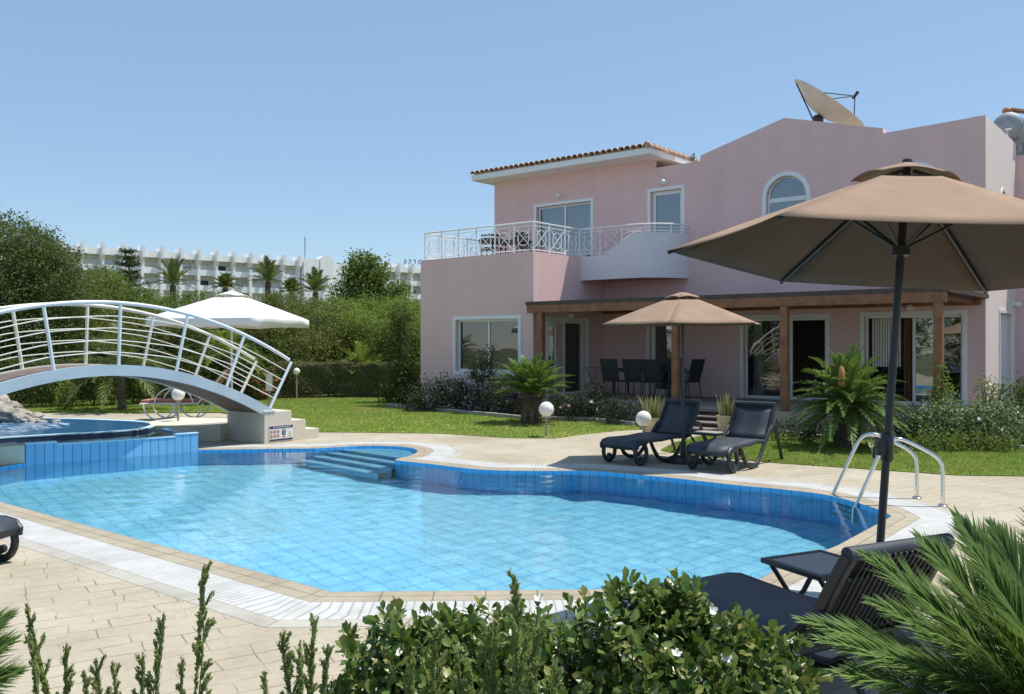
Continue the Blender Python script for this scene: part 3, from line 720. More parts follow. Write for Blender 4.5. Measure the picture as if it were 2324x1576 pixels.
endp = pF(2305, 9.45)
mb = MB(); da, db = pF(2268, 9.45), pF(2297, 9.45)
mb.panel(rect(endp, -.003, 0, 6.503), [rect(db, da, .3, 2.42), archpoly((da + db) / 2 + .35, .27, 4.9, 4.35)], fr, 0, .25); mb.build('end_wall', M['pinkend'], villa)
mb = MB(); mb.box((12.5, -endp + .125, 3.1), (6.1, .25, 6.2)); mb.box((TL + .125, 3.2, 3.31), (.25, 5.9, 6.62)); mb.box((3, 7, 3), (13.5, .25, 6)); mb.build('rear_wall', M['pink'], villa)
mb = MB(); mb.box((5.6, 3.4, 6.0), (7.2, 6.2, .15)); mb.build('flat_roof', M['cream'], villa)
# rooms behind the openings
def room(x0, x1, y0, y1, z0, z1, name='interior', mt='interior'):
    mb = MB(); mb.add([(x0, y0, z0), (x1, y0, z0), (x1, y1, z0), (x0, y1, z0), (x0, y0, z1), (x1, y0, z1), (x1, y1, z1), (x0, y1, z1)], [(0, 1, 2, 3), (4, 5, 6, 7), (1, 2, 6, 5), (2, 3, 7, 6), (3, 0, 4, 7)])
    return mb.build(name, M[mt], villa, fixn=False)
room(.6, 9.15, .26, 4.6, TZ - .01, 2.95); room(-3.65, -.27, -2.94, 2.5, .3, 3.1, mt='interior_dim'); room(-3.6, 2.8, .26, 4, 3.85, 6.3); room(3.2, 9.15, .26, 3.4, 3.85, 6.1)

def window(name, fn, a0, a1, z0, z1, div=2, gl='glass', rev=.11, trim=.085, sill=True, fw=.055, mull=None, slid=()):
    """white trim round the opening, sash frame with mullions set back in the wall, panes as sub-parts"""
    mb = MB(); e = .02
    mb.panel(rect(a0 - trim, a1 + trim, z0 - (trim if sill else 0), z1 + trim), [rect(a0 - .002 + .006, a1 - .006, z0 + .006, z1 - .006)], fn, -e, .03)
    fr_ = mb.build(name, M['upvc'], villa, bevel=.006)
    mb = MB(); cuts = mull or [a0 + (a1 - a0) * i / div for i in range(1, div)]
    xs = [a0 + .006] + cuts + [a1 - .006]; hl = []
    for i in range(len(xs) - 1): hl.append(rect(xs[i] + fw * (1 if i == 0 else .55), xs[i + 1] - fw * (1 if i == len(xs) - 2 else .55), z0 + .006 + fw * 1.2, z1 - .006 - fw))
    mb.panel(rect(a0 + .006, a1 - .006, z0 + .006, z1 - .006), hl, fn, rev, rev + .05); mb.build('sash', M['upvc'], fr_, bevel=.005)
    for q_, h in enumerate(hl):
        if q_ in slid: continue                        # this sash is slid open
        mb = MB(); mb.add([fn(h[0][0] - .01, h[0][1] - .01, rev + .025), fn(h[1][0] + .01, h[1][1] - .01, rev + .025), fn(h[2][0] + .01, h[2][1] + .01, rev + .025), fn(h[3][0] - .01, h[3][1] + .01, rev + .025)], [(0, 1, 2, 3)])
        mb.build('pane', M[gl], fr_, fixn=False)
    return fr_
wr = window('window', fb, -2.62, -.47, .98, 2.36, 2, 'glass')
window('patio_door', fs_, .86, 2.58, TZ, 2.32, 2, 'glass_clear', sill=False, slid=(0,))
window('door', fm, 1.42, 2.32, TZ, 2.34, 1, 'glass', sill=False, fw=.11)
window('patio_door', fm, *ops['Rr'], 2, 'glass', sill=False, mull=[5.25], slid=(1,))
window('patio_door', fm, *ops['S'], 2, 'glass_dark', sill=False, mull=[8.02], slid=(0,))
window('balcony_door', fm, *ops['U1'], 2, 'glass_dark', sill=False)
window('balcony_door', fm, *ops['U2'], 1, 'glass_dark', sill=False, fw=.1)
for (a, r, zc, z0) in arches:
    mb = MB(); mb.panel(archpoly(a, r + .10, zc, z0 - .1), [archpoly(a, r - .006, zc, z0 + .006)], fm, -.025, .03); f = mb.build('arched_window', M['upvc'], villa, bevel=.006)
    mb = MB(); lower = rect(a - r + .06, a + r - .06, z0 + .07, zc - .11); upper = [(a - r + .06, zc), (a + r - .06, zc)] + [(a + (r - .06) * math.cos(PI * i / 18), zc + .02 + (r - .06) * math.sin(PI * i / 18)) for i in range(19)]
    mb.panel(archpoly(a, r - .004, zc, z0 + .004), [lower, upper], fm, .10, .15); mb.build('sash', M['upvc'], f, bevel=.005)
    for h in (lower, upper):
        mb = MB(); mb.add([fm(x, z, .125) for x, z in h], [tuple(range(len(h)))]); mb.build('pane', M['glass_dark'], f, fixn=False)
am = (da + db) / 2 + .35
mb = MB(); mb.panel(archpoly(am, .34, 4.9, 4.28), [archpoly(am, .264, 4.9, 4.356)], fr, -.02, .03); f = mb.build('arched_window', M['upvc'], villa)
mb = MB(); h = archpoly(am, .265, 4.9, 4.355); mb.add([fr(x, z, .12) for x, z in h], [tuple(range(len(h)))]); mb.build('pane', M['glass_dark'], f, fixn=False)
mb = MB(); mb.panel(rect(db - .07, da + .07, .3, 2.49), [rect(db + .004, da - .004, .3, 2.415)], fr, -.02, .03); f = mb.build('side_door', M['upvc'], villa)
mb = MB(); mb.panel(rect(db + .004, da - .004, .3, 2.41), [], fr, .10, .14); mb.panel(rect(db + .1, (da + db) / 2 - .03, .5, 2.3), [], fr, .085, .12); mb.build('door_leaf', M['white'], f)
# curtains and blinds inside
def folds(t0, t1, z0, z1, y, n, amp, mat, name):
    mb = MB(); k = n * 6; vs = []
    for i in range(k + 1):
        x = t0 + (t1 - t0) * i / k; yy = y + amp * math.sin(i / 6 * 2 * PI)
        vs += [(x, yy, z0), (x, yy, z1)]
    mb.add(vs, [(2 * i, 2 * i + 2, 2 * i + 3, 2 * i + 1) for i in range(k)]); return mb.build(name, M[mat], villa, smooth=True, fixn=False)
mb = MB()
for i in range(11): mb.box((7.06 + i * .058, .42, 1.75), (.042, .012, 1.1), Matrix.Rotation(.5, 3, 'Z'))
mb.build('vertical_blind', M['curtain'], villa)
folds(7.7, 8.0, TZ, 2.3, .5, 4, .03, 'curtainbrown', 'curtain'); folds(-2.3, -1.45, 3.95, 5.7, .42, 8, .03, 'teal', 'curtain'); folds(-1.3, -.5, 3.95, 5.7, .45, 8, .03, 'teal', 'curtain')
folds(-.75, -.5, 1.0, 2.3, -2.8, 3, .02, 'curtain', 'curtain'); folds(4.15, 4.4, TZ, 2.3, .45, 3, .025, 'curtain', 'curtain')
# eave, roof tiles
mb = MB(); mb.box(((-4.29 + 1.85) / 2, 2.2, 6.70), (6.14, 5.8, .17)); mb.build('eave', M['white'], villa, bevel=.015)
mb = MB(); nt_ = 33
for i in range(nt_):
    x = -4.29 + 6.14 * (i + .5) / nt_; rr = 6.14 / nt_ * .5
    for j in range(9):
        y0 = -.76 + j * .42; dr_ = 1.85 - x; hz = lambda q: min(q, dr_) * math.tan(R(9)); z0 = 6.80 + hz(j * .42)
        vs = []
        for yy, zz, s in ((y0, z0 + .012, 1.0), (y0 + .45, 6.796 + hz(j * .42 + .45), .86)):
            for k in range(7):
                a = PI * k / 6; vs.append((x + rr * s * math.cos(a), yy, zz + rr * .85 * math.sin(a)))
        mb.add(vs, [(k, k + 1, 8 + k, 7 + k) for k in range(6)])
    mb.box((x + rr, -.02, 6.80), (rr * 1.3, 1.4, .02))
for j in range(22): mb.tube([(1.80, -.74 + j * .26, 6.84), (1.80, -.46 + j * .26, 6.83)], [.085, .07], 8)
mb.sphere((1.80, -.74, 6.87), .075, 10, 6)
mb.build('roof_tiles', M['tile'], villa, smooth=True)
# balcony
cur = [(0.0, 1.14)] + [(1.35 * i / 6, 1.14) for i in range(1, 7)] + [(1.35 + 1.24 * math.sin(PI / 2 * i / 14), 1.14 * math.cos(PI / 2 * i / 14)) for i in range(1, 15)]
def ztop(t): return 4.03 + .52 * (lambda q: q * q * (3 - 2 * q))(min(1, max(0, (t - .55) / 1.25)))
mb = MB(); n_ = len(cur); vs = []
for i, (t, p) in enumerate(cur):
    a = Vector(cur[max(0, i - 1)]); b = Vector(cur[min(n_ - 1, i + 1)]); d = (b - a).normalized(); nn = Vector((-d.y, d.x))
    if nn.dot(Vector((t - .9, p + .3))) > 0: nn = -nn
    q = Vector((t, p)) + nn * .12
    z = ztop(t); vs += [(t, -p, 3.40), (t, -p, z), (q.x, -q.y, z), (q.x, -q.y, 3.40)]
fs = []
for i in range(n_ - 1):
    for k in range(4): fs.append((4 * i + k, 4 * i + (k + 1) % 4, 4 * i + 4 + (k + 1) % 4, 4 * i + 4 + k))
fs += [(0, 1, 2, 3), tuple(4 * (n_ - 1) + k for k in (3, 2, 1, 0))]
mb.add(vs, fs); mb.build('balcony_parapet', M['pale'], villa)
mb = MB(); mb.panel([(t * .985, p * .985) for t, p in cur] + [(0.0, 0.003)], [], lambda a, b, d: (a + .003, -b, d), 3.42, 3.60); mb.build('balcony_slab', M['pink'], villa)
# railing: top rail, posts, crossed infill
RT = 4.77
path = [(-3.86, .2), (-3.86, 3.1), (-.08, 3.1), (-.08, 1.08)]; path2 = [(-.08, 1.08)] + [(t, p - .06) for t, p in cur[1:]]
rail = None
def along(P):
    L_ = [0]
    for a, b in zip(P[:-1], P[1:]): L_.append(L_[-1] + (Vector(b) - Vector(a)).length)
    return L_
def at_len(P, L_, s):
    for i in range(len(P) - 1):
        if s <= L_[i + 1] + 1e-9:
            k = (s - L_[i]) / max(1e-9, L_[i + 1] - L_[i]); return Vector(P[i]) * (1 - k) + Vector(P[i + 1]) * k
    return Vector(P[-1])
mb = MB(); allp = path + path2[1:]
mb.tube([(t, -p, RT) for t, p in allp], .024, 8); rail = mb.build('railing', M['white'], villa, smooth=True)
mb2 = MB()
for P, zf in ((path[:2], lambda t: 4.08), (path[1:3], lambda t: 4.08), (path[2:4], lambda t: 4.08), (path2, lambda t: max(4.10, ztop(t) + .05))):
    L_ = along(P); tot = L_[-1]; nb = max(2, round(tot / .62)); pts = [at_len(P, L_, tot * i / (nb * 4)) for i in range(nb * 4 + 1)]
    mb2.tube([(q.x, -q.y, zf(q.x)) for q in pts], .013, 6); mb2.tube([(q.x, -q.y, RT - .09) for q in pts], .010, 6)
    for i in range(nb + 1):
        q = pts[4 * i]
        if i < nb or P is path2:
            b = MB(); b.tube([(q.x, -q.y, 3.9 if zf(q.x) < 4.2 else ztop(q.x)), (q.x, -q.y, RT)], .019, 6); b.build('post', M['white'], rail, smooth=True)
    for i in range(nb):
        a, c, b = pts[4 * i], pts[4 * i + 2], pts[4 * i + 4]; z0, z1 = zf(c.x), RT - .09
        if z1 - z0 < .12: continue
        mb2.tube([(a.x, -a.y, z0), (b.x, -b.y, z1)], .008, 5); mb2.tube([(a.x, -a.y, z1), (b.x, -b.y, z0)], .008, 5)
        d = (b - a); zc = (z0 + z1) / 2; rr = min((z1 - z0) * .34, d.length * .3); d.normalize()
        mb2.tube([(c.x + d.x * rr * math.cos(k * PI / 8), -(c.y + d.y * rr * math.cos(k * PI / 8)), zc + rr * math.sin(k * PI / 8)) for k in range(16)], .008, 5, closed=True)
        for fz in (.25, .75):
            e = a * (1 - fz) + b * fz; mb2.tube([(e.x, -e.y, z0), (e.x, -e.y, z1)], .006, 4)
mb2.build('infill', M['white'], rail, smooth=True)
# wall lamps
def wall_lamp(t, p, z, side=False):
    b = MB(); out_ = Vector((1, 0, 0)) if side else Vector((0, -1, 0)); c = Vector((t, -p, z))
    rot = out_.to_track_quat('Z', 'Y').to_matrix()
    b.lathe([(.07, 0), (.07, .03), (.03, .05)], c, 14, rot=rot); lb = b.build('wall_lamp', M['white'], villa, smooth=True)
    b = MB(); b.sphere(c + out_ * .10 - Vector((0, 0, .01)), .075, 14, 8); b.build('lamp_shade', M['lamp'], lb, smooth=True)
for u, v in ((1272, 445), (1510, 414), (2067, 697)):
    t = tF(u, 0); wall_lamp(t, 0.001, zF(v, t, 0))
wall_lamp(.001, pF(1290, 0), zF(715, 0, pF(1290, 0)), True); wall_lamp(9.452, pF(2300, 9.45) + .05, 2.65, True)
# ------------------------------------------------------------------ pergola and terrace (same local frame as the villa)
perg = thing('pergola', 'long brown wooden pergola with dark roof edge along the villa front', 'pergola', HD, HA)
PP = 3.39
mb = MB(); mb.panel(rect(-.06, 9.52, -PP - .06, -.012), [], lambda a, b, d: (a, b, d), 2.665, 2.755); mb.build('roof_panel', M['darkwood'], perg)
mb = MB(); mb.box((4.73, -PP, 2.57), (9.5, .12, .19)); mb.build('front_beam', M['wood'], perg, bevel=.008)
mb = MB(); mb.box((4.73, -.07, 2.60), (9.3, .08, .13)); mb.build('wall_beam', M['wood'], perg, bevel=.008)
for i in range(14):
    mb = MB(); mb.box((.25 + i * .69, -(PP + .10) / 2 + .02, 2.61), (.07, PP - .22, .10)); mb.build('rafter', M['wood'], perg, bevel=.006)
for u in (1228, 1534, 1781, 2130):
    t = tF(u, PP); mb = MB(); mb.box((t, -PP, (TZ + 2.475) / 2), (.15, .15, 2.475 - TZ)); mb.build('post', M['wood'], perg, bevel=.01)
mb = MB(); mb.panel(rect(.0, 9.4, -3.75, -.003), [], lambda a, b, d: (a, b, d), .0, TZ); ter = mb.build('terrace', M['terr']); ter.location = HD; ter.rotation_euler = (0, 0, HA); tag(ter, kind='structure')
st = thing('wooden_steps', 'weathered slatted wooden steps leading up to the covered terrace', 'steps', HD, HA)
for k in range(4):
    mb = MB(); z = TZ - .005 - .095 * k
    for j in range(3): mb.box((5.32, -3.82 - .30 * k - .1 * j, z - .018), (1.5, .088, .03))
    mb.box((5.32, -3.765 - .30 * k, z - .065), (1.46, .02, .06)); mb.build('tread', M['greywood'], st, bevel=.004)
for x in (4.62, 6.02):
    mb = MB(); mb.panel([(3.757, 0), (4.98, 0), (4.98, .04), (3.757, .34)], [], lambda a, b, d: (x + d, -a, b), -.025, .025); mb.build('side_board', M['greywood'], st)

# ------------------------------------------------------------------ parasols
def parasol(name, label, base, tilt, L, Rr, h, phi, n=6, mat='tan', valance=0.0, pr=.0235, metal='blackmetal', crank=True, group=None, base_r=.26):
    root = thing(name, label, 'parasol', base, 0, group)
    a = Vector((tilt[0], tilt[1], 1)).normalized(); c = a * L; e1 = a.cross(Vector((0, 1, 0))).normalized(); e2 = a.cross(e1)
    ap = c + a * h; f0 = .20
    rim = [c + (e1 * math.cos(phi - k * 2 * PI / n) + e2 * math.sin(phi - k * 2 * PI / n)) * Rr for k in range(n)]
    b = MB(); NR, NA = 8, 8
    def pt(k, i, j, lo=f0):
        f = lo + (1 - lo) * i / NR; q = j / NA
        p = (rim[k] - ap) * (1 - q) + (rim[(k + 1) % n] - ap) * q
        s = 4 * q * (1 - q)
        v = p * f; ctr = a * p.dot(a) * f
        v = v + (ctr - v) * (.022 * s * f * f) - a * (.007 * s * f * Rr) + a * (.003 * Rr * math.sin(PI * f))
        return ap + v
    vs = []; fs = []
    for k in range(n):
        o_ = len(vs)
        for i in range(NR + 1):
            for j in range(NA + 1): vs.append(pt(k, i, j))
        if valance:
            for j in range(NA + 1): vs.append(pt(k, NR, j) - a * (valance * (1 + .12 * math.cos(j * PI / NA * 4))) + (pt(k, NR, j) - c).normalized() * .015)
        rows = NR + (1 if valance else 0)
        for i in range(rows):
            for j in range(NA):
                x = o_ + i * (NA + 1) + j; fs.append((x, x + 1, x + NA + 2, x + NA + 1))
    b.add(vs, fs); can = b.build('canopy', [M[mat], M['tan_shade' if mat == 'tan' else mat]], root, smooth=True)
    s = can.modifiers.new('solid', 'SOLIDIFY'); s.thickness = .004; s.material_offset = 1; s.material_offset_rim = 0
    b = MB(); vs = []; fs = []
    for k in range(n):                                             # vent cap, lifted between the ribs
        o_ = len(vs)
        for i in range(5):
            for j in range(NA + 1):
                f = .02 + .205 * i / 4; q = j / NA; p = (rim[k] - ap) * (1 - q) + (rim[(k + 1) % n] - ap) * q
                vs.append(ap + p * f + a * (.012 * Rr + .014 + .020 * Rr * 4 * q * (1 - q) * (i / 4)))
        for i in range(4):
            for j in range(NA):
                x = o_ + i * (NA + 1) + j; fs.append((x, x + 1, x + NA + 2, x + NA + 1))
    b.add(vs, fs); ve = b.build('vent', M[mat], can, smooth=True); s = ve.modifiers.new('solid', 'SOLIDIFY'); s.thickness = .004
    b = MB(); b.tube([(0, 0, .02), tuple(a * (L + h - .01))], pr, 12); po = b.build('pole', M[metal], root, smooth=True)
    if crank:
        q = a * (L * .50); b = MB(); b.lathe([(pr * 1.0, -.09), (pr * 1.6, -.07), (pr * 1.6, .07), (pr * 1.0, .09)], q, 12)
        b.box(q + Vector((-.05, -.02, 0)), (.05, .045, .09)); b.tube([q + Vector((-.05, -.02, 0)), q + Vector((-.10, -.05, .0)), q + Vector((-.10, -.05, -.06))], .009, 6); b.build('crank', M[metal], root, smooth=True)
    hub = ap - a * (h * .12 + .02); run = c + a * (.10 * h)
    b = MB(); b.lathe([(pr, -.04), (pr * 2.1, -.03), (pr * 2.1, .03), (pr, .04)], run, 12); b.build('runner', M[metal], root, smooth=True)
    b = MB(); b.lathe([(pr, -.03), (pr * 1.8, -.02), (pr * 1.8, .02)], hub, 12); b.build('hub', M[metal], root, smooth=True)
    for k in range(n):
        d = rim[k] - ap; b = MB(); pp = [ap + d * f - a * .018 + a * (.003 * Rr * math.sin(PI * f)) for f in (.05, .3, .55, .8, .995)]
        b.tube(pp, .0125 if n == 6 else .012, 6); rb = b.build('rib', M[metal], root, smooth=True)
        b = MB(); b.tube([run, pp[1] * .8 + pp[2] * .2], .010, 6); b.build('strut', M[metal], rb, smooth=True)
    b = MB(); b.lathe([(base_r, 0), (base_r, .05), (base_r * .75, .085), (pr * 1.8, .095), (pr * 1.8, .30), (pr, .31)], (0, 0, 0), 28); b.build('base', M[metal], root, smooth=True)
    b = MB(); b.lathe([(pr * 1.3, 0), (pr * 1.2, .015), (.004, .03)], ap + a * (.012 * Rr + .008), 10); b.build('finial', M[metal], root, smooth=True)
    return root
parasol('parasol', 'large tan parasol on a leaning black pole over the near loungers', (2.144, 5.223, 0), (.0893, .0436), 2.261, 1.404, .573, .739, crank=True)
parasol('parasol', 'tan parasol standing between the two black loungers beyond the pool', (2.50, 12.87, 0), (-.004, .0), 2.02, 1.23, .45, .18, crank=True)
parasol('parasol', 'white square parasol with hanging valance behind the footbridge', (-6.2, 19.5, 0), (0, 0), 2.27, 1.80, .60, .62, n=4, mat='whitecanvas', valance=.17, metal='upvc', crank=False)

# ------------------------------------------------------------------ loungers and tables
def lounger(label, loc, heading, frame='black', sling='sling', group='black sun loungers around the pool', back_ang=None):
    root = thing('sun_lounger', label, 'sun lounger', loc, math.atan2(heading[1], heading[0]), group)
    prof = [(-.012, .235), (-.02, .29), (.02, .335), (.12, .355), (.35, .352), (.6, .352), (.85, .368), (1.05, .362), (1.18, .352), (1.25, .365)]
    W = .285
    b = MB(); vs = []
    for (x, z) in prof: vs += [(x, -W, z), (x, -W * .4, z - .006), (x, W * .4, z - .006), (x, W, z)]
    k = len(prof); fs = [(4 * i + j, 4 * i + j + 1, 4 * i + 5 + j, 4 * i + 4 + j) for i in range(k - 1) for j in range(3)]
    b.add(vs, fs); s_ = b.build('seat', M[sling], root, smooth=True); q = s_.modifiers.new('solid', 'SOLIDIFY'); q.thickness = .022; q.offset = 0
    for y in (-1, 1):
        b = MB(); b.tube([(x, y * .305, z - .012) for x, z in prof], [.026] * k, 8); b.build('seat_rail', M[frame], root, smooth=True)
    b = MB(); b.tube([(.0, -.30, .255), (.0, .30, .255)], .026, 8); b.tube([(.62, -.30, .325), (.62, .30, .325)], .018, 6); b.tube([(1.2, -.30, .325), (1.2, .30, .325)], .022, 6); b.build('cross_bar', M[frame], root, smooth=True)
    bk = [(1.20, .375), (1.28, .435), (1.36, .565), (1.45, .725), (1.525, .845)]
    b = MB(); vs = []
    for i, (x, z) in enumerate(bk): vs += [(x, -W, z), (x + .012, -W * .4, z - .004), (x + .012, W * .4, z - .004), (x, W, z)]
    b.add(vs, [(4 * i + j, 4 * i + j + 1, 4 * i + 5 + j, 4 * i + 4 + j) for i in range(len(bk) - 1) for j in range(3)])
    br_ = b.build('backrest', M[sling], root, smooth=True); q = br_.modifiers.new('solid', 'SOLIDIFY'); q.thickness = .018; q.offset = 0
    for y in (-1, 1):
        b = MB(); vs = []
        for i, (x, z) in enumerate(bk):
            tx, tz = (bk[min(i + 1, 4)][0] - bk[max(i - 1, 0)][0], bk[min(i + 1, 4)][1] - bk[max(i - 1, 0)][1]); l = math.hypot(tx, tz); nx, nz = tz / l, -tx / l
            for (dy, dn) in ((-.022, -.022), (.022, -.022), (.022, .04), (-.022, .04)): vs.append((x + nx * dn, y * .30 + dy, z + nz * dn))
        fs = [(4 * i + j, 4 * i + (j + 1) % 4, 4 * i + 4 + (j + 1) % 4, 4 * i + 4 + j) for i in range(4) for j in range(4)] + [(0, 1, 2, 3), (19, 18, 17, 16)]
        b.add(vs, fs); b.build('back_rail', M[frame], br_, bevel=.008)
    b = MB(); b.tube([(1.532, -.318, .845), (1.532, .318, .845)], .034, 12); b.build('head_roll', M[sling], br_, smooth=True)
    b = MB()
    for i in range(15):
        y = -.245 + .035 * i; b.tube([(x + .045, y, z - .012) for x, z in bk[1:]], .006, 5)
    for f in (1, 3): b.tube([(bk[f][0] + .04, -.28, bk[f][1]), (bk[f][0] + .04, .28, bk[f][1])], .012, 6)
    b.build('back_slats', M[frame], br_, smooth=True)
    for y in (-1, 1):
        b = MB(); b.tube([(.145 + .125 * math.cos(t * PI / 8 + .4), y * .298, .172 + .145 * math.sin(t * PI / 8 + .4)) for t in range(16)], .031, 8, closed=True); fl = b.build('front_leg', M[frame], root, smooth=True)
        b = MB(); b.tube([(.145, y * .298 - .022, .10), (.145, y * .298 + .022, .10)], .034, 12); b.build('wheel', M['blackmetal'], fl, smooth=True)
        b = MB(); b.tube([(.36, y * .298, .33), (.42, y * .31, .21), (.50, y * .318, .10), (.60, y * .322, .045), (.72, y * .322, .030), (.84, y * .322, .05), (.94, y * .322, .12), (1.06, y * .322, .25), (1.20, y * .322, .40), (1.30, y * .322, .495), (1.39, y * .322, .545), (1.47, y * .322, .535), (1.53, y * .322, .47), (1.60, y * .322, .33), (1.70, y * .322, .13), (1.75, y * .322, .022)],
               [.024, .028, .030, .030, .031, .030, .028, .026, .026, .027, .030, .030, .027, .025, .024, .026], 8); b.build('side_frame', M[frame], root, smooth=True)
    return root
lo = lounger('black sun lounger turned side-on, left of the pair beyond the pool', (1.52, 12.62, 0), (.74, .67))
place_copy(lo, 'black sun lounger in front of the potted plant, right of the pair beyond the pool', (2.64, 11.88, 0), math.atan2(.776, .63))
place_copy(lo, 'black sun lounger seen from behind its slatted backrest beside the nearest palm fronds', (1.04, 5.27, 0), math.atan2(-.9, .44))
place_copy(lo, 'black sun lounger at the left edge, only its curved foot showing', (-4.01, 6.72, 0), math.atan2(.25, -.97))
def side_table(label, loc, rz, h=.42, w=.5):
    root = thing('side_table', label, 'side table', loc, rz, 'low black side tables by the loungers')
    b = MB(); b.box((0, 0, h - .012), (w - .07, w - .07, .012)); b.build('table_top', M['tabletop'], root)
    b = MB()
    for s in (-1, 1): b.box((s * (w / 2 - .02), 0, h - .016), (.04, w, .032)); b.box((0, s * (w / 2 - .02), h - .016), (w - .08, .04, .032))
    b.build('table_rim', M['blackmetal'], root, bevel=.006)
    for s in (-1, 1):
        for q in (-1, 1):
            b = MB(); b.tube([(q * (w / 2 - .04), s * (w / 2 - .05), h - .03), (q * .06, s * (w / 2 - .05 ), h * .45), (-q * (w / 2 - .06), s * (w / 2 - .05 + .012 * q), .0)], .016, 8); b.build('leg', M['blackmetal'], root, smooth=True)
    return root
ta = side_table('low square side table with grey top beside the nearest black lounger', (1.87, 5.34, 0), math.atan2(.44, .9))
place_copy(ta, 'low black side table between the two loungers beyond the pool', (2.93, 13.15, 0), R(-38))
lf = thing('sun_lounger', 'red cushioned sun lounger on a thin white hooped frame under the white parasol', 'sun lounger', (-8.35, 20.0, 0), R(4))
b = MB(); b.box((.63, 0, .43), (1.25, .55, .07)); cu = b.build('cushion', M['redcushion'], lf, bevel=.03)
b = MB(); b.box((1.58, 0, .76), (.95, .55, .08), Matrix.Rotation(R(-51), 3, 'Y')); b.build('back_cushion', M['orange'], lf, bevel=.03)
for y in (-1, 1):
    b = MB(); b.tube([(.0, y * .28, .38), (1.27, y * .28, .38), (1.90, y * .28, 1.12)], .018, 8); b.build('frame_rail', M['white'], lf, smooth=True)
    b = MB(); b.tube([(.75 + .42 * math.cos(PI * i / 12), y * .31, .38 + .36 * math.sin(PI * i / 12)) for i in range(13)], .016, 8); b.build('armrest', M['white'], lf, smooth=True)
    for x in (.42, 1.05):
        b = MB(); b.tube([(x + .34 * math.cos(PI + PI * i / 12), y * .30, .38 + .36 * math.sin(PI + PI * i / 12)) for i in range(13)], .016, 8); b.build('leg', M['white'], lf, smooth=True)

# ------------------------------------------------------------------ pool ladder
la = thing('pool_ladder', 'polished steel pool ladder with two curved handrails at the pool edge', 'pool ladder', tuple(G(2112, 1141)))
pA, pB = G(2140, 1150), G(2081, 1132); eA, eB = G(1945, 1143), G(1890, 1124); lo_ = Vector(la.location)
def lrail(p, e):
    d = (e - p); L_ = d.length; d.normalize()
    q = [(0, 0), (0, .2), (0, .40), (.02, .48), (.09, .55), (.22, .62), (.36, .69), (.45, .715), (.53, .70), (.59, .65), (.66, .50), (.75, .28), (.85, .05), (.90, -.08), (.91, -.25), (.91, -1.0)]
    return [p + d * (x / .87 * L_) + Vector((0, 0, z)) - lo_ for x, z in q]
ra, rb_ = lrail(pA, eA), lrail(pB, eB)
def smooth_path(P, it=2):
    for _ in range(it):
        Q = [P[0]]
        for x, y in zip(P[:-1], P[1:]): Q += [x * .75 + y * .25, x * .25 + y * .75]
        Q.append(P[-1]); P = Q
    return P
for P in (ra, rb_):
    b = MB(); b.tube(smooth_path(P), .021, 10); b.lathe([(.05, 0.004), (.05, .012), (.026, .03)], P[0] + Vector((0, 0, .002)), 14); b.build('handrail', M['chrome'], la, smooth=True)
for z in (-.28, -.55, -.82):
    b = MB(); x, y = ra[-1], rb_[-1]; c = (x + y) / 2; dd = y - x; b.box((c.x, c.y, z), (dd.length, .08, .03), Matrix.Rotation(math.atan2(dd.y, dd.x), 3, 'Z')); b.build('tread', M['chrome'], la, bevel=.006).cycles.is_caustics_receiver = True

# ------------------------------------------------------------------ globe garden lamps
def globe_lamp(label, loc, h, r=.118):
    root = thing('garden_lamp', label, 'garden lamp', loc, 0, 'white globe garden lamps')
    b = MB(); b.sphere((0, 0, h - r), r, 28, 16); b.build('globe', M['globe'], root, smooth=True)
    b = MB(); b.tube([(0, 0, 0), (0, 0, h - 2 * r)], .021, 10); b.lathe([(.05, 0), (.05, .012), (.022, .02)], (0, 0, 0), 12); b.lathe([(.022, -.03), (.055, -.02), (.06, .012)], (0, 0, h - 2 * r + .006), 14); b.build('stem', M['kerb'], root, smooth=True)
    return root
globe_lamp('white globe lamp on a short stem at the lawn edge in front of the villa', G(1240, 993), .66, .140)
l2 = Vector((2.18, 14.6, 0)); globe_lamp('white globe lamp partly hidden behind the left lounger backrest', l2, .62, .13)
globe_lamp('white globe lamp seen through the arch under the footbridge', AT(404, 887, 16.5) * Vector((1, 1, 0)) if False else Vector((-6.25, 16.5, .27)), .64, .122)
globe_lamp('small white globe lamp at the far clipped hedge near the end of the bridge handrail', Vector((-6.55, 26.8, 0)), .98, .105)

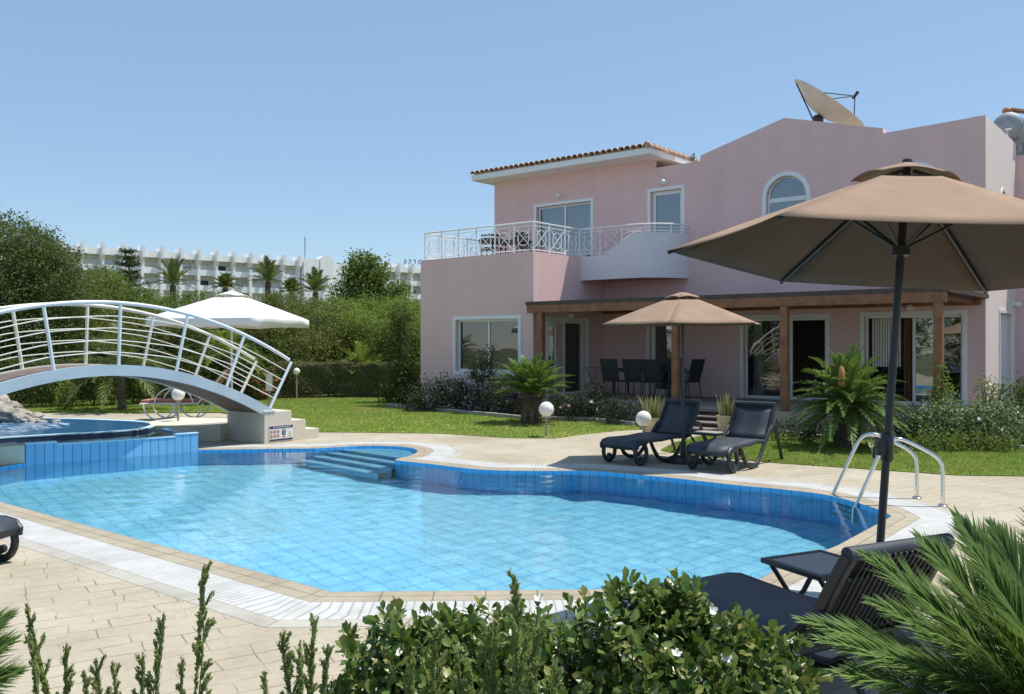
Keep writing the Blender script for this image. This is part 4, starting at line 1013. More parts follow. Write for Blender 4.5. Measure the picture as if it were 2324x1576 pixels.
# ------------------------------------------------------------------ footbridge
BP = Vector((-4.297, 15.28, 0)); bd = Vector((-.63, -.776, 0)).normalized(); bw = Vector((-.776, .63, 0)).normalized()
br = thing('footbridge', 'white arched steel footbridge with cable railings over the raised pool', 'footbridge', BP)
def zb(s): return 1.42 - .0993 * (s - 2.75) ** 2
def bpt(s, w=0., h=0.):
    sl = -2 * .0993 * (s - 2.75); n_ = math.hypot(1, sl)
    return bd * (s - sl / n_ * h) + bw * w + Vector((0, 0, zb(s) + h / n_))
SS = [-.20 + 5.9 * i / 44 for i in range(45)]
for w_, mt in ((0, 'bridge'), (1.05, 'bridge_far')):
    b = MB(); vs = []
    for s in SS:
        for (h, dw) in ((-.165, -.03), (-.165, .03), (0, .03), (0, -.03)): vs.append(bpt(s, w_ + dw, h))
    b.add(vs, [(4 * i + j, 4 * i + (j + 1) % 4, 4 * i + 4 + (j + 1) % 4, 4 * i + 4 + j) for i in range(44) for j in range(4)] + [(0, 1, 2, 3), tuple(176 + k for k in (3, 2, 1, 0))])
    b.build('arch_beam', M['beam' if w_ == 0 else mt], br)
    b = MB(); b.tube([bpt(s, w_ + (.0), .93) for s in SS[1:-1] ], .030, 10); b.build('handrail', M[mt], br, smooth=True)
    for s in (-.116, .738, 1.644, 2.584, 3.528, 4.43, 5.3):
        b = MB(); b.tube([bpt(s, w_, -.02), bpt(s, w_, .92)], .026, 10); b.build('post', M[mt], br, smooth=True)
    for h in (.19, .37, .55, .73):
        b = MB(); b.tube([bpt(-.116 + 5.416 * i / 60, w_, h - .012 * abs(math.sin((-.116 + 5.416 * i / 60 + .116) / .93 * PI))) for i in range(61)], .0095, 6); b.build('cable', M['bridge_far'], br, smooth=True)
b = MB()
for i in range(46):
    s = -.12 + 5.7 * (i + .5) / 46; ang = math.atan(-2 * .0993 * (s - 2.75)); c = bpt(s, .525, -.035)
    rot = Matrix.Rotation(math.atan2(bd.y, bd.x), 3, 'Z') @ Matrix.Rotation(-ang, 3, 'Y'); b.box(c, (.118, .98, .03), rot)
b.build('deck_planks', M['deckwood'], br)
b = MB(); vs = []
for s in SS:
    for (h, ww) in ((-.14, .04), (-.14, 1.01), (-.055, 1.01), (-.055, .04)): vs.append(bpt(s, ww, h))
b.add(vs, [(4 * i + j, 4 * i + (j + 1) % 4, 4 * i + 4 + (j + 1) % 4, 4 * i + 4 + j) for i in range(44) for j in range(4)]); b.build('deck_underside', M['deckwood'], br)
def abutment(label, org, dr):
    root = thing('bridge_abutment', label, 'bridge support', org)
    prof = [(-.02, -.01), (-.02, .545), (.55, .545), (.55, .365), (.86, .365), (.86, .185), (1.16, .185), (1.16, -.01)]
    b = MB(); b.panel(prof, [], lambda a, z, d: tuple(dr * a + bw * d + Vector((0, 0, z))), -.035, 1.09); b.build('stepped_block', M['cream'], root, bevel=.008)
    b = MB(); b.panel([(-.05, .548), (.2, .548), (.2, .575), (-.05, .575)], [], lambda a, z, d: tuple(dr * a + bw * d + Vector((0, 0, z))), -.05, 1.1); b.build('bearing_plate', M['bridge'], root)
    return root
abutment('cream stepped block carrying the bridge end, with a small notice on its side', BP, -bd)
abutment('cream stepped block under the far left end of the footbridge, outside the photo', BP + bd * 5.5, bd)
# notice
sg = thing('pool_notice', 'small white notice with navy bars and pictograms on the bridge step block', 'notice', BP)
nrm = Vector((.776, -.63, 0)); off_ = lambda a, z, d: tuple(-bd * a - bw * (.036 + d) + Vector((0, 0, z)))
b = MB(); b.panel(rect(.075, .57, .028, .30), [], off_, .002, .010); b.build('board', M['signwhite'], sg)
b = MB(); b.panel(rect(.08, .565, .245, .292), [], off_, .011, .013); b.panel(rect(.08, .565, .032, .062), [], off_, .011, .013)
b.panel([(.375 + .042 * math.cos(k * PI / 10), .172 + .058 * math.sin(k * PI / 10)) for k in range(20)], [], off_, .011, .013); b.build('navy_print', M['navy'], sg)
b = MB(); b.panel(rect(.369, .381, .14, .185), [], off_, .0135, .015); b.panel([(.375 + .011 * math.cos(k * PI / 6), .203 + .013 * math.sin(k * PI / 6)) for k in range(12)], [], off_, .0135, .015)
rr = random.Random(4)
x = .15
while x < .50: w_ = rr.uniform(.008, .018); b.panel(rect(x, x + w_, .262, .276), [], off_, .0135, .015); x += w_ + .007
b.build('white_print', M['signwhite'], sg)
b = MB()
for i in range(3):
    for j, zz in enumerate((.19, .115)):
        cx = .115 + i * .07
        b.panel([(cx + .027 * math.cos(k * PI / 8), zz + .03 * math.sin(k * PI / 8)) for k in range(16)], [[(cx + .018 * math.cos(k * PI / 8), zz + .02 * math.sin(k * PI / 8)) for k in range(16)]], off_, .011, .013)
        b.panel([(cx - .018, zz + .016), (cx - .012, zz + .021), (cx + .018, zz - .016), (cx + .012, zz - .021)], [], off_, .011, .0135)
b.panel(rect(.34, .41, .085, .1), [], off_, .011, .013); b.build('red_print', M['signred'], sg)
b = MB(); b.panel([(.47, .13), (.53, .13), (.50, .20)], [], off_, .011, .013); b.panel(rect(.46, .54, .09, .105), [], off_, .011, .013); b.build('yellow_print', M['signyellow'], sg)
bx = thing('post_box', 'small white upright panel on a post behind the bridge end', 'panel', (-5.62, 20.4, 0))
b = MB(); b.box((0, 0, .83), (.14, .08, .40)); b.build('panel', M['signwhite'], bx, bevel=.01)
b = MB(); b.tube([(0, .0, 0), (0, 0, .64)], .02, 8); b.build('post', M['kerb'], bx, smooth=True)

# ------------------------------------------------------------------ rocks and foam at the upper pool
rk = thing('rock_waterfall', 'pile of pale limestone rocks forming a small waterfall at the upper pool', 'rock pile', (-9.4, 16.8, .2))
def rock_mesh(c, r, seed, fl=.75):
    import bmesh
    bm = bmesh.new(); bmesh.ops.create_icosphere(bm, subdivisions=3, radius=1); g = random.Random(seed); off = Vector((g.uniform(-50, 50), g.uniform(-50, 50), g.uniform(-50, 50)))
    s3 = Vector((g.uniform(.8, 1.4), g.uniform(.7, 1.2), g.uniform(.5, .85) * fl)); rot = Matrix.Rotation(g.uniform(0, 6), 3, 'Z') @ Matrix.Rotation(g.uniform(-.5, .5), 3, 'X')
    for v in bm.verts:
        n1 = noise.noise(v.co * 1.3 + off); n2 = noise.noise(v.co * 3.4 + off); n3 = abs(noise.noise(v.co * 2.1 - off))
        v.co *= 1 + .38 * n1 + .16 * n2 - .22 * n3
        v.co = rot @ Vector((v.co.x * s3.x, v.co.y * s3.y, v.co.z * s3.z)) * r + Vector(c)
    me = bpy.data.meshes.new('rock'); bm.to_mesh(me); bm.free(); me.materials.append(M['rock']); ob = bpy.data.objects.new('rock', me); COL.objects.link(ob); return ob
g = random.Random(11)
rocks = [(-1.3, .1, .42, .55), (-.9, .2, .35, .45), (-.55, .1, .2, .36), (-.2, .0, .16, .26), (.1, -.1, .1, .22), (.35, -.15, .06, .16), (.55, -.2, .05, .12), (-1.7, .2, .35, .6), (-1.15, -.25, .15, .34), (-.7, -.25, .1, .28), (-.35, -.25, .08, .22), (-1.0, .1, .62, .26), (-.65, .15, .42, .24), (-1.35, .0, .72, .28), (-1.65, -.2, .2, .4), (-.05, .2, .12, .26), (-.45, .3, .25, .3), (.72, -.12, .05, .10), (.2, .15, .1, .2), (-2.1, 0, .4, .5), (-1.9, -.3, .1, .35), (-.85, -.42, .05, .2), (-.5, -.45, .05, .15), (-1.25, -.5, .05, .22)]
for i, (x, y, z, r) in enumerate(rocks): rock_mesh((x + g.uniform(-.05, .05), y, z), r, i + 2).parent = rk
gg = rng(8); mb = MB()
for i in range(110):
    u = -20 + 175 * gg.random() ** 1.2; v = 958 + gg.random() * (30 - u * .13); p = G(u, v, .27); r = gg.uniform(.012, .035); k = 8
    mb.add([(p.x + r * 2.6 * math.cos(2 * PI * j / k + i) * gg.uniform(.6, 1.2), p.y + r * .8 * math.sin(2 * PI * j / k + i) * gg.uniform(.6, 1.2), .267) for j in range(k)] + [(p.x, p.y, (.267 + r * .12))], [(j, (j + 1) % k, k) for j in range(k)])
tag(mb.build('foam', M['foam'], smooth=True), kind='stuff')

# ------------------------------------------------------------------ roof-top things
sdh = thing('satellite_dish', 'large beige satellite dish tilted on the villa roof behind the gable', 'satellite dish', AT(1858, 276, 22.6))
E1, E2 = AT(1803, 182, 22.6) - Vector(sdh.location), AT(1958, 288, 22.6) - Vector(sdh.location)
cc = (E1 + E2) / 2; ax = (E2 - E1).normalized(); Rd = (E2 - E1).length / 2
vdir = (Vector(sdh.location) - Vector((0, 0, CAMH))).normalized(); nrm = ax.cross(vdir).normalized()
if nrm.z < 0: nrm = -nrm
nrm = (nrm + vdir * .10).normalized(); e1 = ax - nrm * ax.dot(nrm); e1.normalize(); e2 = nrm.cross(e1)
rot = Matrix((e1, e2, nrm)).transposed(); b = MB()
prof = [(.02, -.36), (Rd * .3, -.33), (Rd * .6, -.22), (Rd * .85, -.08), (Rd, 0), (Rd, .02), (Rd * .85, -.05), (Rd * .6, -.19), (Rd * .3, -.30), (.02, -.33)]
b.lathe(prof, cc, 40, rot=rot); b.build('reflector', M['dish'], sdh, smooth=True)
b = MB(); f = cc + nrm * .5 + e1 * .42
for k in range(3): b.tube([cc + rot @ Vector((Rd * .9 * math.cos(2.1 * k + .3), Rd * .9 * math.sin(2.1 * k + .3), -.05)), f], .014, 6)
b.build('feed_arm', M['blackmetal'], sdh, smooth=True)
b = MB(); b.tube([f - nrm * .08, f + nrm * .08], .04, 10); b.sphere(f + nrm * .10, .045, 10, 6); b.build('feed_horn', M['blackmetal'], sdh, smooth=True)
b = MB(); b.tube([(0, .1, -.7), (0, .1, .1), tuple(cc - nrm * .3)], .05, 8); b.tube([(-.1, .1, .05), tuple(E1 * .93)], .018, 6); b.tube([(.12, .1, .0), tuple(cc + e1 * .05 - nrm * .3)], .03, 6); b.sphere((-.02, .05, .06), .13, 10, 6); b.build('mount', M['blackmetal'], sdh, smooth=True)
tk = thing('water_tank', 'galvanised cylindrical water tank on the villa roof by the end wall', 'water tank', HW(9.55, -3.85, 6.2)); tk.rotation_euler = (0, 0, HA)
b = MB(); rt = Matrix.Rotation(R(90), 3, 'X'); b.lathe([(.0, -.60), (.2, -.58), (.30, -.53), (.33, -.48), (.335, -.2), (.33, 0), (.335, .2), (.33, .48), (.30, .53), (.2, .58), (0, .60)], (0, 0, .72), 26, rot=rt); b.build('barrel', M['galv'], tk, smooth=True)
b = MB(); b.box((0, .3, .28), (.5, .06, .30)); b.box((0, -.3, .28), (.5, .06, .3)); b.build('stand', M['galv'], tk)
b = MB(); b.sphere((-.05, -.3, 1.12), .10, 12, 8); b.tube([(-.05, -.3, 1.0), (-.05, -.3, 1.1)], .03, 8); b.box((.25, -.2, 1.09), (.42, .35, .05), Matrix.Rotation(R(16), 3, 'Y')); b.build('valve_cover', M['terracotta'], tk, smooth=True)
b = MB(); b.box((.05, -.66, .60), (.12, .06, .05)); b.tube([(.02, -.60, .6), (.02, -.60, .0)], .015, 6); b.build('pipe', M['upvc'], tk)
pg = thing('pigeon', 'dark pigeon perched on the villa parapet beside the tiled eave', 'pigeon', HW(2.62, -.12, 6.393), R(60))
b = MB(); b.tube([(-.17, 0, .05), (-.10, 0, .08), (-.03, 0, .12), (.05, 0, .15), (.10, 0, .19), (.125, 0, .235), (.14, 0, .26), (.165, 0, .265), (.20, 0, .255)], [.012, .03, .062, .066, .048, .032, .034, .028, .004], 10)
for y in (-.02, .02): b.tube([(.02, y, .10), (.02, y, .0)], .006, 5)
b.build('body', M['pigeon'], pg, smooth=True)
tk.location = HW(9.30, -3.75, 6.2)

# ------------------------------------------------------------------ terrace furniture
def dining_chair(label, loc, rz, group):
    root = thing('dining_chair', label, 'chair', loc, rz, group)
    b = MB(); b.box((0, 0, .44), (.46, .44, .03)); b.build('seat', M['black'], root, bevel=.008)
    b = MB(); vs = [(-.23, -.20, .46), (.23, -.20, .46), (.25, -.34, .98), (-.25, -.34, .98), (-.23, -.18, .46), (.23, -.18, .46), (.25, -.32, .98), (-.25, -.32, .98)]
    b.add(vs, [(0, 1, 2, 3), (7, 6, 5, 4), (0, 4, 5, 1), (1, 5, 6, 2), (2, 6, 7, 3), (3, 7, 4, 0)]); b.build('backrest', M['black'], root, bevel=.008)
    for x in (-1, 1):
        for (y0, y1) in ((-.18, -.26), (.2, .22)):
            b = MB(); b.tube([(x * .21, y0, .44), (x * .22, y1, 0)], .015, 8); b.build('leg', M['black'], root, smooth=True)
        b = MB(); b.tube([(x * .25, -.27, .70), (x * .26, .05, .66), (x * .26, .2, .65), (x * .25, .22, .44)], .014, 8); b.build('armrest', M['black'], root, smooth=True)
    return root
dc = None
for u, p, rr_, lab in ((1397, 2.3, 0, 'black high-backed terrace chair, leftmost of the row under the pergola'), (1447, 2.25, 3, 'black high-backed terrace chair, second from the left under the pergola'), (1490, 2.3, -4, 'black high-backed terrace chair just left of the middle pergola post'), (1516, 1.3, 175, 'black terrace chair half hidden behind the middle pergola post'), (1560, 1.6, 80, 'black terrace chair just right of the middle pergola post by the parasol pole')):
    t = tF(u, p); l = HW(t, p, TZ); rz = HA + R(rr_)
    if dc is None: dc = dining_chair(lab, l, rz, 'black chairs on the covered terrace')
    else: place_copy(dc, lab, l, rz)
tb = thing('dining_table', 'dark outdoor dining table behind the row of black terrace chairs', 'table', HW(tF(1470, 1.75), 1.75, TZ), HA)
b = MB(); b.box((0, 0, .72), (1.7, .8, .04)); b.build('table_top', M['black'], tb, bevel=.01)
for x in (-.75, .75):
    for y in (-.32, .32): b = MB(); b.tube([(x, y, 0), (x, y, .70)], .025, 8); b.build('leg', M['blackmetal'], tb, smooth=True)
fsd = thing('folding_stand', 'folded wooden X-legged stand leaning by the terrace patio door', 'folding stand', HW(.75, 1.7, TZ), HA + R(50))
for s in (-1, 1): b = MB(); b.tube([(s * .18, s * .02, 0), (-s * .16, s * .02, .72)], .014, 6); b.build('leg', M['greywood'], fsd, smooth=True)
b = MB(); b.tube([(-.2, 0, .73), (.2, 0, .73)], .012, 6); b.build('bar', M['greywood'], fsd, smooth=True)
def armchair(label, loc, rz):
    root = thing('armchair', label, 'armchair', loc, rz, 'dark armchairs inside the villa')
    b = MB(); b.box((0, 0, .32), (.62, .62, .24)); b.build('seat', M['darkchair'], root, bevel=.05)
    b = MB(); b.tube([(.36 * math.cos(PI * (i / 12) + PI), .34 * math.sin(PI * (i / 12) + PI), .68) for i in range(13)], .12, 10); b.tube([(.36 * math.cos(PI * (i / 12) + PI), .34 * math.sin(PI * (i / 12) + PI), .45) for i in range(13)], .12, 10); b.box((0, -.33, .78), (.5, .14, .3)); b.build('backrest', M['darkchair'], root, smooth=True)
    b = MB()
    for x in (-.25, .25):
        for y in (-.25, .25): b.tube([(x, y, 0), (x, y, .24)], .025, 8)
    b.build('legs_base', M['blackmetal'], root); return root
ac = armchair('round-backed dark armchair behind the glass beside the white blind', HW(7.35, -1.1, TZ), HA + R(10))
place_copy(ac, 'dark armchair deeper inside the room, right of the round-backed one', HW(8.05, -1.9, TZ), HA - R(20))
def balcony_chair(label, loc, rz):
    root = thing('balcony_chair', label, 'chair', loc, rz, 'dark chairs on the roof terrace')
    b = MB(); b.tube([(.28 * math.cos(PI * i / 10 + PI), .28 * math.sin(PI * i / 10 + PI), .78) for i in range(11)], .03, 8); b.tube([(.28 * math.cos(PI * i / 10 + PI), .28 * math.sin(PI * i / 10 + PI), .62) for i in range(11)], .09, 8); b.build('backrest', M['black'], root, smooth=True)
    b = MB(); b.box((0, 0, .43), (.5, .48, .06)); b.build('seat', M['black'], root, bevel=.02)
    for x in (-.2, .2):
        for y in (-.2, .2): b = MB(); b.tube([(x, y, 0), (x, y, .42)], .018, 6); b.build('leg', M['black'], root, smooth=True)
    return root
bc = balcony_chair('dark rattan chair at the left of the roof terrace table', HW(tF(1115, 2.3), 2.3, 3.86), HA + R(60))
place_copy(bc, 'dark rattan chair at the right end of the roof terrace table', HW(tF(1196, 2.1), 2.1, 3.86), HA - R(70))
bt = thing('balcony_table', 'dark table standing on the roof terrace behind the white railing', 'table', HW(tF(1160, 2.2), 2.2, 3.86), HA)
b = MB(); b.box((0, 0, .58), (1.0, .7, .04)); b.build('table_top', M['black'], bt, bevel=.01)
for x in (-.42, .42):
    for y in (-.28, .28): b = MB(); b.tube([(x, y, 0), (x, y, .57)], .02, 6); b.build('leg', M['black'], bt, smooth=True)
# ------------------------------------------------------------------ far hotel
HO, HTA = Vector((-77.2, 158, 0)), math.atan2(.637, .77)
hot = thing('hotel', 'long white terraced hotel with projecting fins and balconies behind the trees', 'hotel', HO, HTA)
ZT, BW = 18.9, 3.5
def hbox(mb, x0, x1, y0, y1, z0, z1): mb.box(((x0 + x1) / 2, (y0 + y1) / 2, (z0 + z1) / 2), (x1 - x0, y1 - y0, z1 - z0))
mb = MB(); hbox(mb, -18, 78, 1.7, 12, 0, ZT - .6); hb_ = mb.build('wall', M['hotel'], hot)
def bays(x0, nb, zt, levels):
    for i in range(nb + 1):
        x = x0 + i * BW; mb = MB(); mb.panel([(0, 0), (2.18, 0), (2.18, zt + .9), (-1.25, zt + .9), (-1.25, zt - 1.2), (-.35, zt - 1.9), (-.35, 0)], [], lambda a, z, d: (x + d, a, z), -.28, .28); mb.build('fin', M['hotel'], hot)
    for i in range(nb):
        xa, xb = x0 + i * BW + .29, x0 + (i + 1) * BW - .29
        for l in range(levels):
            zf = zt - 1.0 - 3.0 * l
            mb = MB(); hbox(mb, xa, xb, -.10, .08, zf - .1, zf + 1.05); hbox(mb, xa, xb, .09, 2.19, zf - .1, zf + .1); mb.build('balcony_parapet', M['hotel'], hot)
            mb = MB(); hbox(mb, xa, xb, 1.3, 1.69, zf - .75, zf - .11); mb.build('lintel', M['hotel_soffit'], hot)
            mb = MB(); hbox(mb, xa + .5, xb - .6, 1.63, 1.695, zf - 2.8, zf - .9); mb.build('window', M['glass_dark'] if (i * 7 + l * 3) % 4 == 0 else M['darkchair'] if (i + l) % 5 == 0 else M['curtain'], hot)
bays(-10.5, 15, ZT, 3); bays(59.5, 5, ZT, 3)
mb = MB(); hbox(mb, 42.6, 46.2, -1.4, 2.19, 0, ZT + .4); hbox(mb, 46.21, 59.1, .6, 2.19, 0, ZT + .2); mb.build('stair_tower', M['hotel'], hot)
mb = MB(); mb.panel([(46.3, ZT - 3.5), (49.4, ZT - 3.5), (49.4, ZT + .5)] + [(47.85 + 1.55 * math.cos(PI * i / 10), ZT + .5 + .8 * math.sin(PI * i / 10)) for i in range(1, 10)] + [(46.3, ZT + .5)], [], lambda a, z, d: (a, d, z), -1.5, .59); mb.build('barrel_tower', M['hotel'], hot)
mb = MB(); mb.tube([(43.8, .5, ZT + .3), (43.8, .5, ZT + 5.2)], .12, 6); mb.build('mast', M['galv'], hot)
cu_ = bpy.data.curves.new('roof_lettering', 'FONT'); cu_.body = 'orts'; cu_.size = 2.2; cu_.extrude = .12; cu_.space_character = 1.35; cu_.materials.append(M['navy'])
tmp = bpy.data.objects.new('roof_lettering', cu_); COL.objects.link(tmp); bpy.context.view_layer.update()
me = bpy.data.meshes.new_from_object(tmp.evaluated_get(bpy.context.evaluated_depsgraph_get())); bpy.data.objects.remove(tmp)
me.name = 'roof_lettering'; lt = bpy.data.objects.new('roof_lettering', me); COL.objects.link(lt)
q0, q1 = AT(959, 599, 200.), AT(917, 598, 200.)
lt.location = q0; lt.rotation_euler = (PI / 2, 0, PI + .15); sx = (q0 - q1).length / max(v.co.x for v in me.vertices); lt.scale = (sx, sx, sx)
tag(lt, 'dark roof lettering seen from behind on top of the white hotel', 'lettering')
mb = MB(); 
for k in range(5): mb.tube([(k * .25 * (q1 - q0).length / sx, 0, 0), (k * .25 * (q1 - q0).length / sx, -.9, 0)], .05, 5)
mb.build('stand', M['galv'], lt)

# ------------------------------------------------------------------ trees and hedges
def bushy_tree(name, label, loc, blobs, n, size, mat, seed, group=None, trunk_h=1.5, tr=.14, clump=5, cat='tree', inner=.5):
    root = thing(name, label, cat, loc, 0, group)
    foliage('crown', M[mat], root, blobs, n, size, seed, inner=inner, clump=clump)
    g = random.Random(seed); tp = MB(); top = max(b[2] for b in blobs)
    tp.tube([(0, 0, -.05), (g.uniform(-.1, .1), g.uniform(-.1, .1), trunk_h * .5), (g.uniform(-.15, .15), 0, trunk_h), (g.uniform(-.2, .2), 0, top)], [tr * 1.25, tr, tr * .8, tr * .2], 8)
    for b in blobs[:9]: tp.tube([(0, 0, trunk_h * g.uniform(.5, .95)), ((b[0]) * .5, b[1] * .5, (trunk_h + b[2]) / 2), (b[0], b[1], b[2])], [tr * .45, tr * .3, tr * .08], 6)
    tp.build('trunk', M['bark'], root, smooth=True); return root
def rblobs(seed, w, d, h, k, r, z0=.3):
    g = random.Random(seed); B = []
    for i in range(k):
        z = z0 + (h - z0) * (i + .5) / k; f = math.sqrt(max(.12, 1 - ((z - h * .45) / (h * .62)) ** 2)); a = g.uniform(0, 2 * PI); q = g.uniform(.35, .95)
        B.append((w * f * q * math.cos(a), d * f * q * math.sin(a), min(z, h - r * .8), r * g.uniform(.75, 1.2), r * g.uniform(.75, 1.2), r * g.uniform(.6, .95)))
    return B
bushy_tree('evergreen_tree', 'huge dark evergreen tree with dense rounded crown at the left edge', (-14.75, 26, 0), [(0, 0, 3.0, 2.0, 2.0, 2.3), (.15, -.1, 4.3, 1.35, 1.4, 1.05), (-1.3, 0, 3.6, 1.8, 1.9, 1.7), (-2.6, .2, 2.6, 1.9, 1.9, 2.2), (.95, -.1, 3.5, 1.0, 1.2, 1.15), (1.15, -.2, 2.2, 1.0, 1.3, 1.4), (.9, -.3, 1.0, 1.1, 1.2, 1.0), (-.7, -.3, 1.4, 1.6, 1.4, 1.4), (.75, -.2, 4.45, .6, .7, .5)], 84000, .08, 'lf_dark', 3, tr=.3, clump=7, inner=.74)
hed = [(150, 29, 640, 'lf_olive', 'olive bush half covered by the dark evergreen at the left'), (208, 30, 602, 'lf_olive', 'tall olive bush just right of the huge dark evergreen'), (246, 33, 594, 'lf_mid', 'tall green bush behind and left of the slender conifer'), (335, 31, 650, 'lf_mid', 'green bush right of the conifer below the hotel fins'), (398, 33, 658, 'lf_mid', 'green bush right below the upright palm tuft'), (300, 28, 690, 'lf_olive', 'olive bush seen through the upper bridge cables left of the middle posts'),
       (470, 32, 652, 'lf_mid', 'green bush left of the white parasol top'), (548, 33, 652, 'lf_olive', 'olive bush peeking over the white parasol top'), (605, 30, 690, 'lf_olive', 'olive bush behind the right slope of the white parasol'), (642, 34, 652, 'lf_olive', 'tall olive bush behind the right slope of the white parasol'), (700, 33, 662, 'lf_olive', 'dry olive bush under the palm at the stair tower'), (738, 31, 692, 'lf_olive', 'lower olive bush just right of the white parasol corner'), (775, 33, 672, 'lf_lime', 'bright green bush under the left side of the open-crowned tree'),
       (832, 31, 690, 'lf_lime', 'lower bright green bush above the young palm'), (852, 34, 664, 'lf_lime', 'bright green bush under the right side of the open-crowned tree'), (905, 33, 668, 'lf_lime', 'bright green bush left of the villa corner'), (888, 30, 712, 'lf_mid', 'mid green bush in front, next to the creeper column'), (948, 35, 680, 'lf_lime', 'bright green bush partly cut off by the villa corner'), (235, 27.5, 725, 'lf_olive', 'lower olive bush behind the bridge, left of its crown'), (425, 28.5, 705, 'lf_dark', 'dark bush behind the bridge handrail left of the white parasol'), (690, 29.5, 745, 'lf_olive', 'low olive bush below the right corner of the white parasol'), (560, 29, 745, 'lf_dark', 'dark bush in the shade below the white parasol')]
first_tree = None
for i, (u, Y, vt, mt, lab) in enumerate(hed):
    h = CAMH + (HV - vt) / FOC * Y - .18; x = (u - CU) / FOC * Y
    o = bushy_tree('bushy_tree', lab, (x, Y, 0), rblobs(40 + i, 1.15, 1.0, h, 12, .72), 19000, .078, mt, 60 + i, 'bushy trees along the garden boundary', trunk_h=h * .4, tr=.09, clump=5, inner=.55)
    first_tree = first_tree or o
for i, (x, y, k_) in enumerate(((-21, 15, 1.5), (-22, 10, 1.3), (-24, 5.5, 1.7), (-23, 1, 1.4), (-26, -4, 1.8), (-24, -9, 1.5), (-20, -14, 1.6))):
    c = place_copy(first_tree, 'bushy garden tree beyond the left edge, seen only mirrored in the villa glass', (x, y, 0), i * 1.3); c.scale = (k_, k_, k_)
def hedge(name, label, P, wdt, h, n, mat, seed, size=.05, group=None):
    g = rng(seed); root = thing(name, label, 'hedge', (P[0][0], P[0][1], 0), 0, group); V = []; Nn = []
    for a, b in zip(P[:-1], P[1:]):
        a, b = np.array(a), np.array(b); L_ = np.linalg.norm(b - a); d = (b - a) / L_; nr = np.array([d[1], -d[0]]); k = int(n / (len(P) - 1))
        t = g.random(k) * L_; r = g.random(k); front = r < .55; wv_ = np.where(front, wdt / 2, g.uniform(-.5, .5, k) * wdt); z = np.where(front, g.random(k) * h, h)
        z = z + g.normal(size=k) * .035 + .04 * np.sin(t * 3.1 + wv_ * 4); dep = g.exponential(.06, k); wv_ = np.where(front, wv_ - dep + .04 * np.sin(t * 5 + z * 6), wv_); z = np.where(front, z, z - dep * .7)
        q = a[None] + d[None] * t[:, None] + nr[None] * wv_[:, None]; V.append(np.column_stack([q, np.clip(z, .03, None)])); Nn.append(np.where(front[:, None], np.array([nr[0], nr[1], .3]), np.array([0, 0, 1.])))
    V = np.concatenate(V); Nn = unit(np.concatenate(Nn) + g.normal(size=V.shape) * .75); D = unit(np.cross(Nn, g.normal(size=V.shape))); s = size * (.6 + .8 * g.random(len(V)))
    A_, F_ = leaf_quads(V, D, Nn, s, s * .6); npmesh('leaves', A_, F_, M[mat], root, o=(P[0][0], P[0][1], 0))
    mb = MB()
    for a, b in zip(P[:-1], P[1:]):
        a, b = Vector(a), Vector(b)
        for i in range(int((b - a).length / .5)):
            c = a + (b - a) * ((i + .5) / int((b - a).length / .5)) - Vector(P[0]); mb.tube([(c.x, c.y, 0), (c.x + .05, c.y, h * .5), (c.x - .1, c.y, h * .8)], [.03, .022, .01], 5)
    mb.build('stems', M['bark'], root); return root
hedge('hedge', 'low clipped dark hedge along the far edge of the lawn, right of the bridge end', [(-7.6, 27.6), (-5.6, 28.2), (-3.3, 28.2)], .8, 1.08, 26000, 'lf_hedge', 91)
hedge('hedge', 'dark loose hedge seen under the arch of the footbridge', [(-15.5, 22.6), (-11.3, 24.4), (-8.9, 26.4), (-7.65, 27.5)], .9, 1.25, 40000, 'lf_dark', 92, .06)
# conifer with tiers
def tiered_conifer(label, loc, h, rad, seed):
    root = thing('conifer_tree', label, 'conifer', loc); g = rng(seed); r_ = random.Random(seed); P = []; D = []; tb_ = MB()
    tb_.tube([(0, 0, 0), (0.05, 0, h * .5), (0, 0, h)], [.16, .09, .01], 7); zz = .35
    while zz < .985:
        z = h * zz; L_ = rad * (1 - zz) ** .75 * r_.uniform(.75, 1.15) + .12; nb = 7
        for k in range(nb):
            a = 2 * PI * k / nb + r_.uniform(-.4, .4); l = L_ * r_.uniform(.6, 1.1); m = int(70 * l + 14); t = g.random(m)[:, None]
            d = np.array([math.cos(a), math.sin(a), .12]); tip = np.array([0, 0, z]) + d * l + np.array([0, 0, .12 * l])
            p = np.array([0, 0, z]) * (1 - t) + tip * t + g.normal(size=(m, 3)) * np.array([.05, .05, .035]) * (1 + l * .5); P.append(p); D.append(unit(d + g.normal(size=(m, 3)) * .5))
            tb_.tube([(0, 0, z), tuple(tip)], [.03, .008], 4)
        zz += .052 if zz > .6 else .06
    P = np.concatenate(P); D = np.concatenate(D); Nn = unit(np.cross(D, g.normal(size=P.shape))); s = .15 * (.6 + .8 * g.random(len(P)))
    V, F = leaf_quads(P, D, Nn, s, s * .3); npmesh('needles', V, F, M['lf_conifer'], root); tb_.build('trunk', M['bark'], root, smooth=True); return root
tiered_conifer('slender dark conifer with tiered branches standing in front of the hotel', (-17.4, 40, 0), 6.1, 1.9, 7)
bl = [(0, 0, 4.6, .9, .9, .8), (-.5, 0, 5.3, .6, .6, .6), (.75, 0, 5.2, .6, .6, .55), (.1, 0, 5.75, .5, .5, .5), (-1.0, 0, 4.3, .6, .6, .5), (1.35, .1, 4.1, .55, .6, .5), (.3, 0, 3.7, 1.1, 1, .8), (-.9, 0, 3.3, .8, .8, .6), (-.45, -.1, 6.1, .28, .3, .25), (.45, 0, 6.0, .25, .25, .2), (1.9, 0, 4.5, .4, .4, .35), (1.9, 0, 3.8, .45, .4, .4)]
bushy_tree('broadleaf_tree', 'tall open-crowned tree between the hotel and the villa', (-7.55, 45, 0), bl, 9500, .16, 'lf_mid', 17, trunk_h=2.5, tr=.2, clump=5, inner=.25)
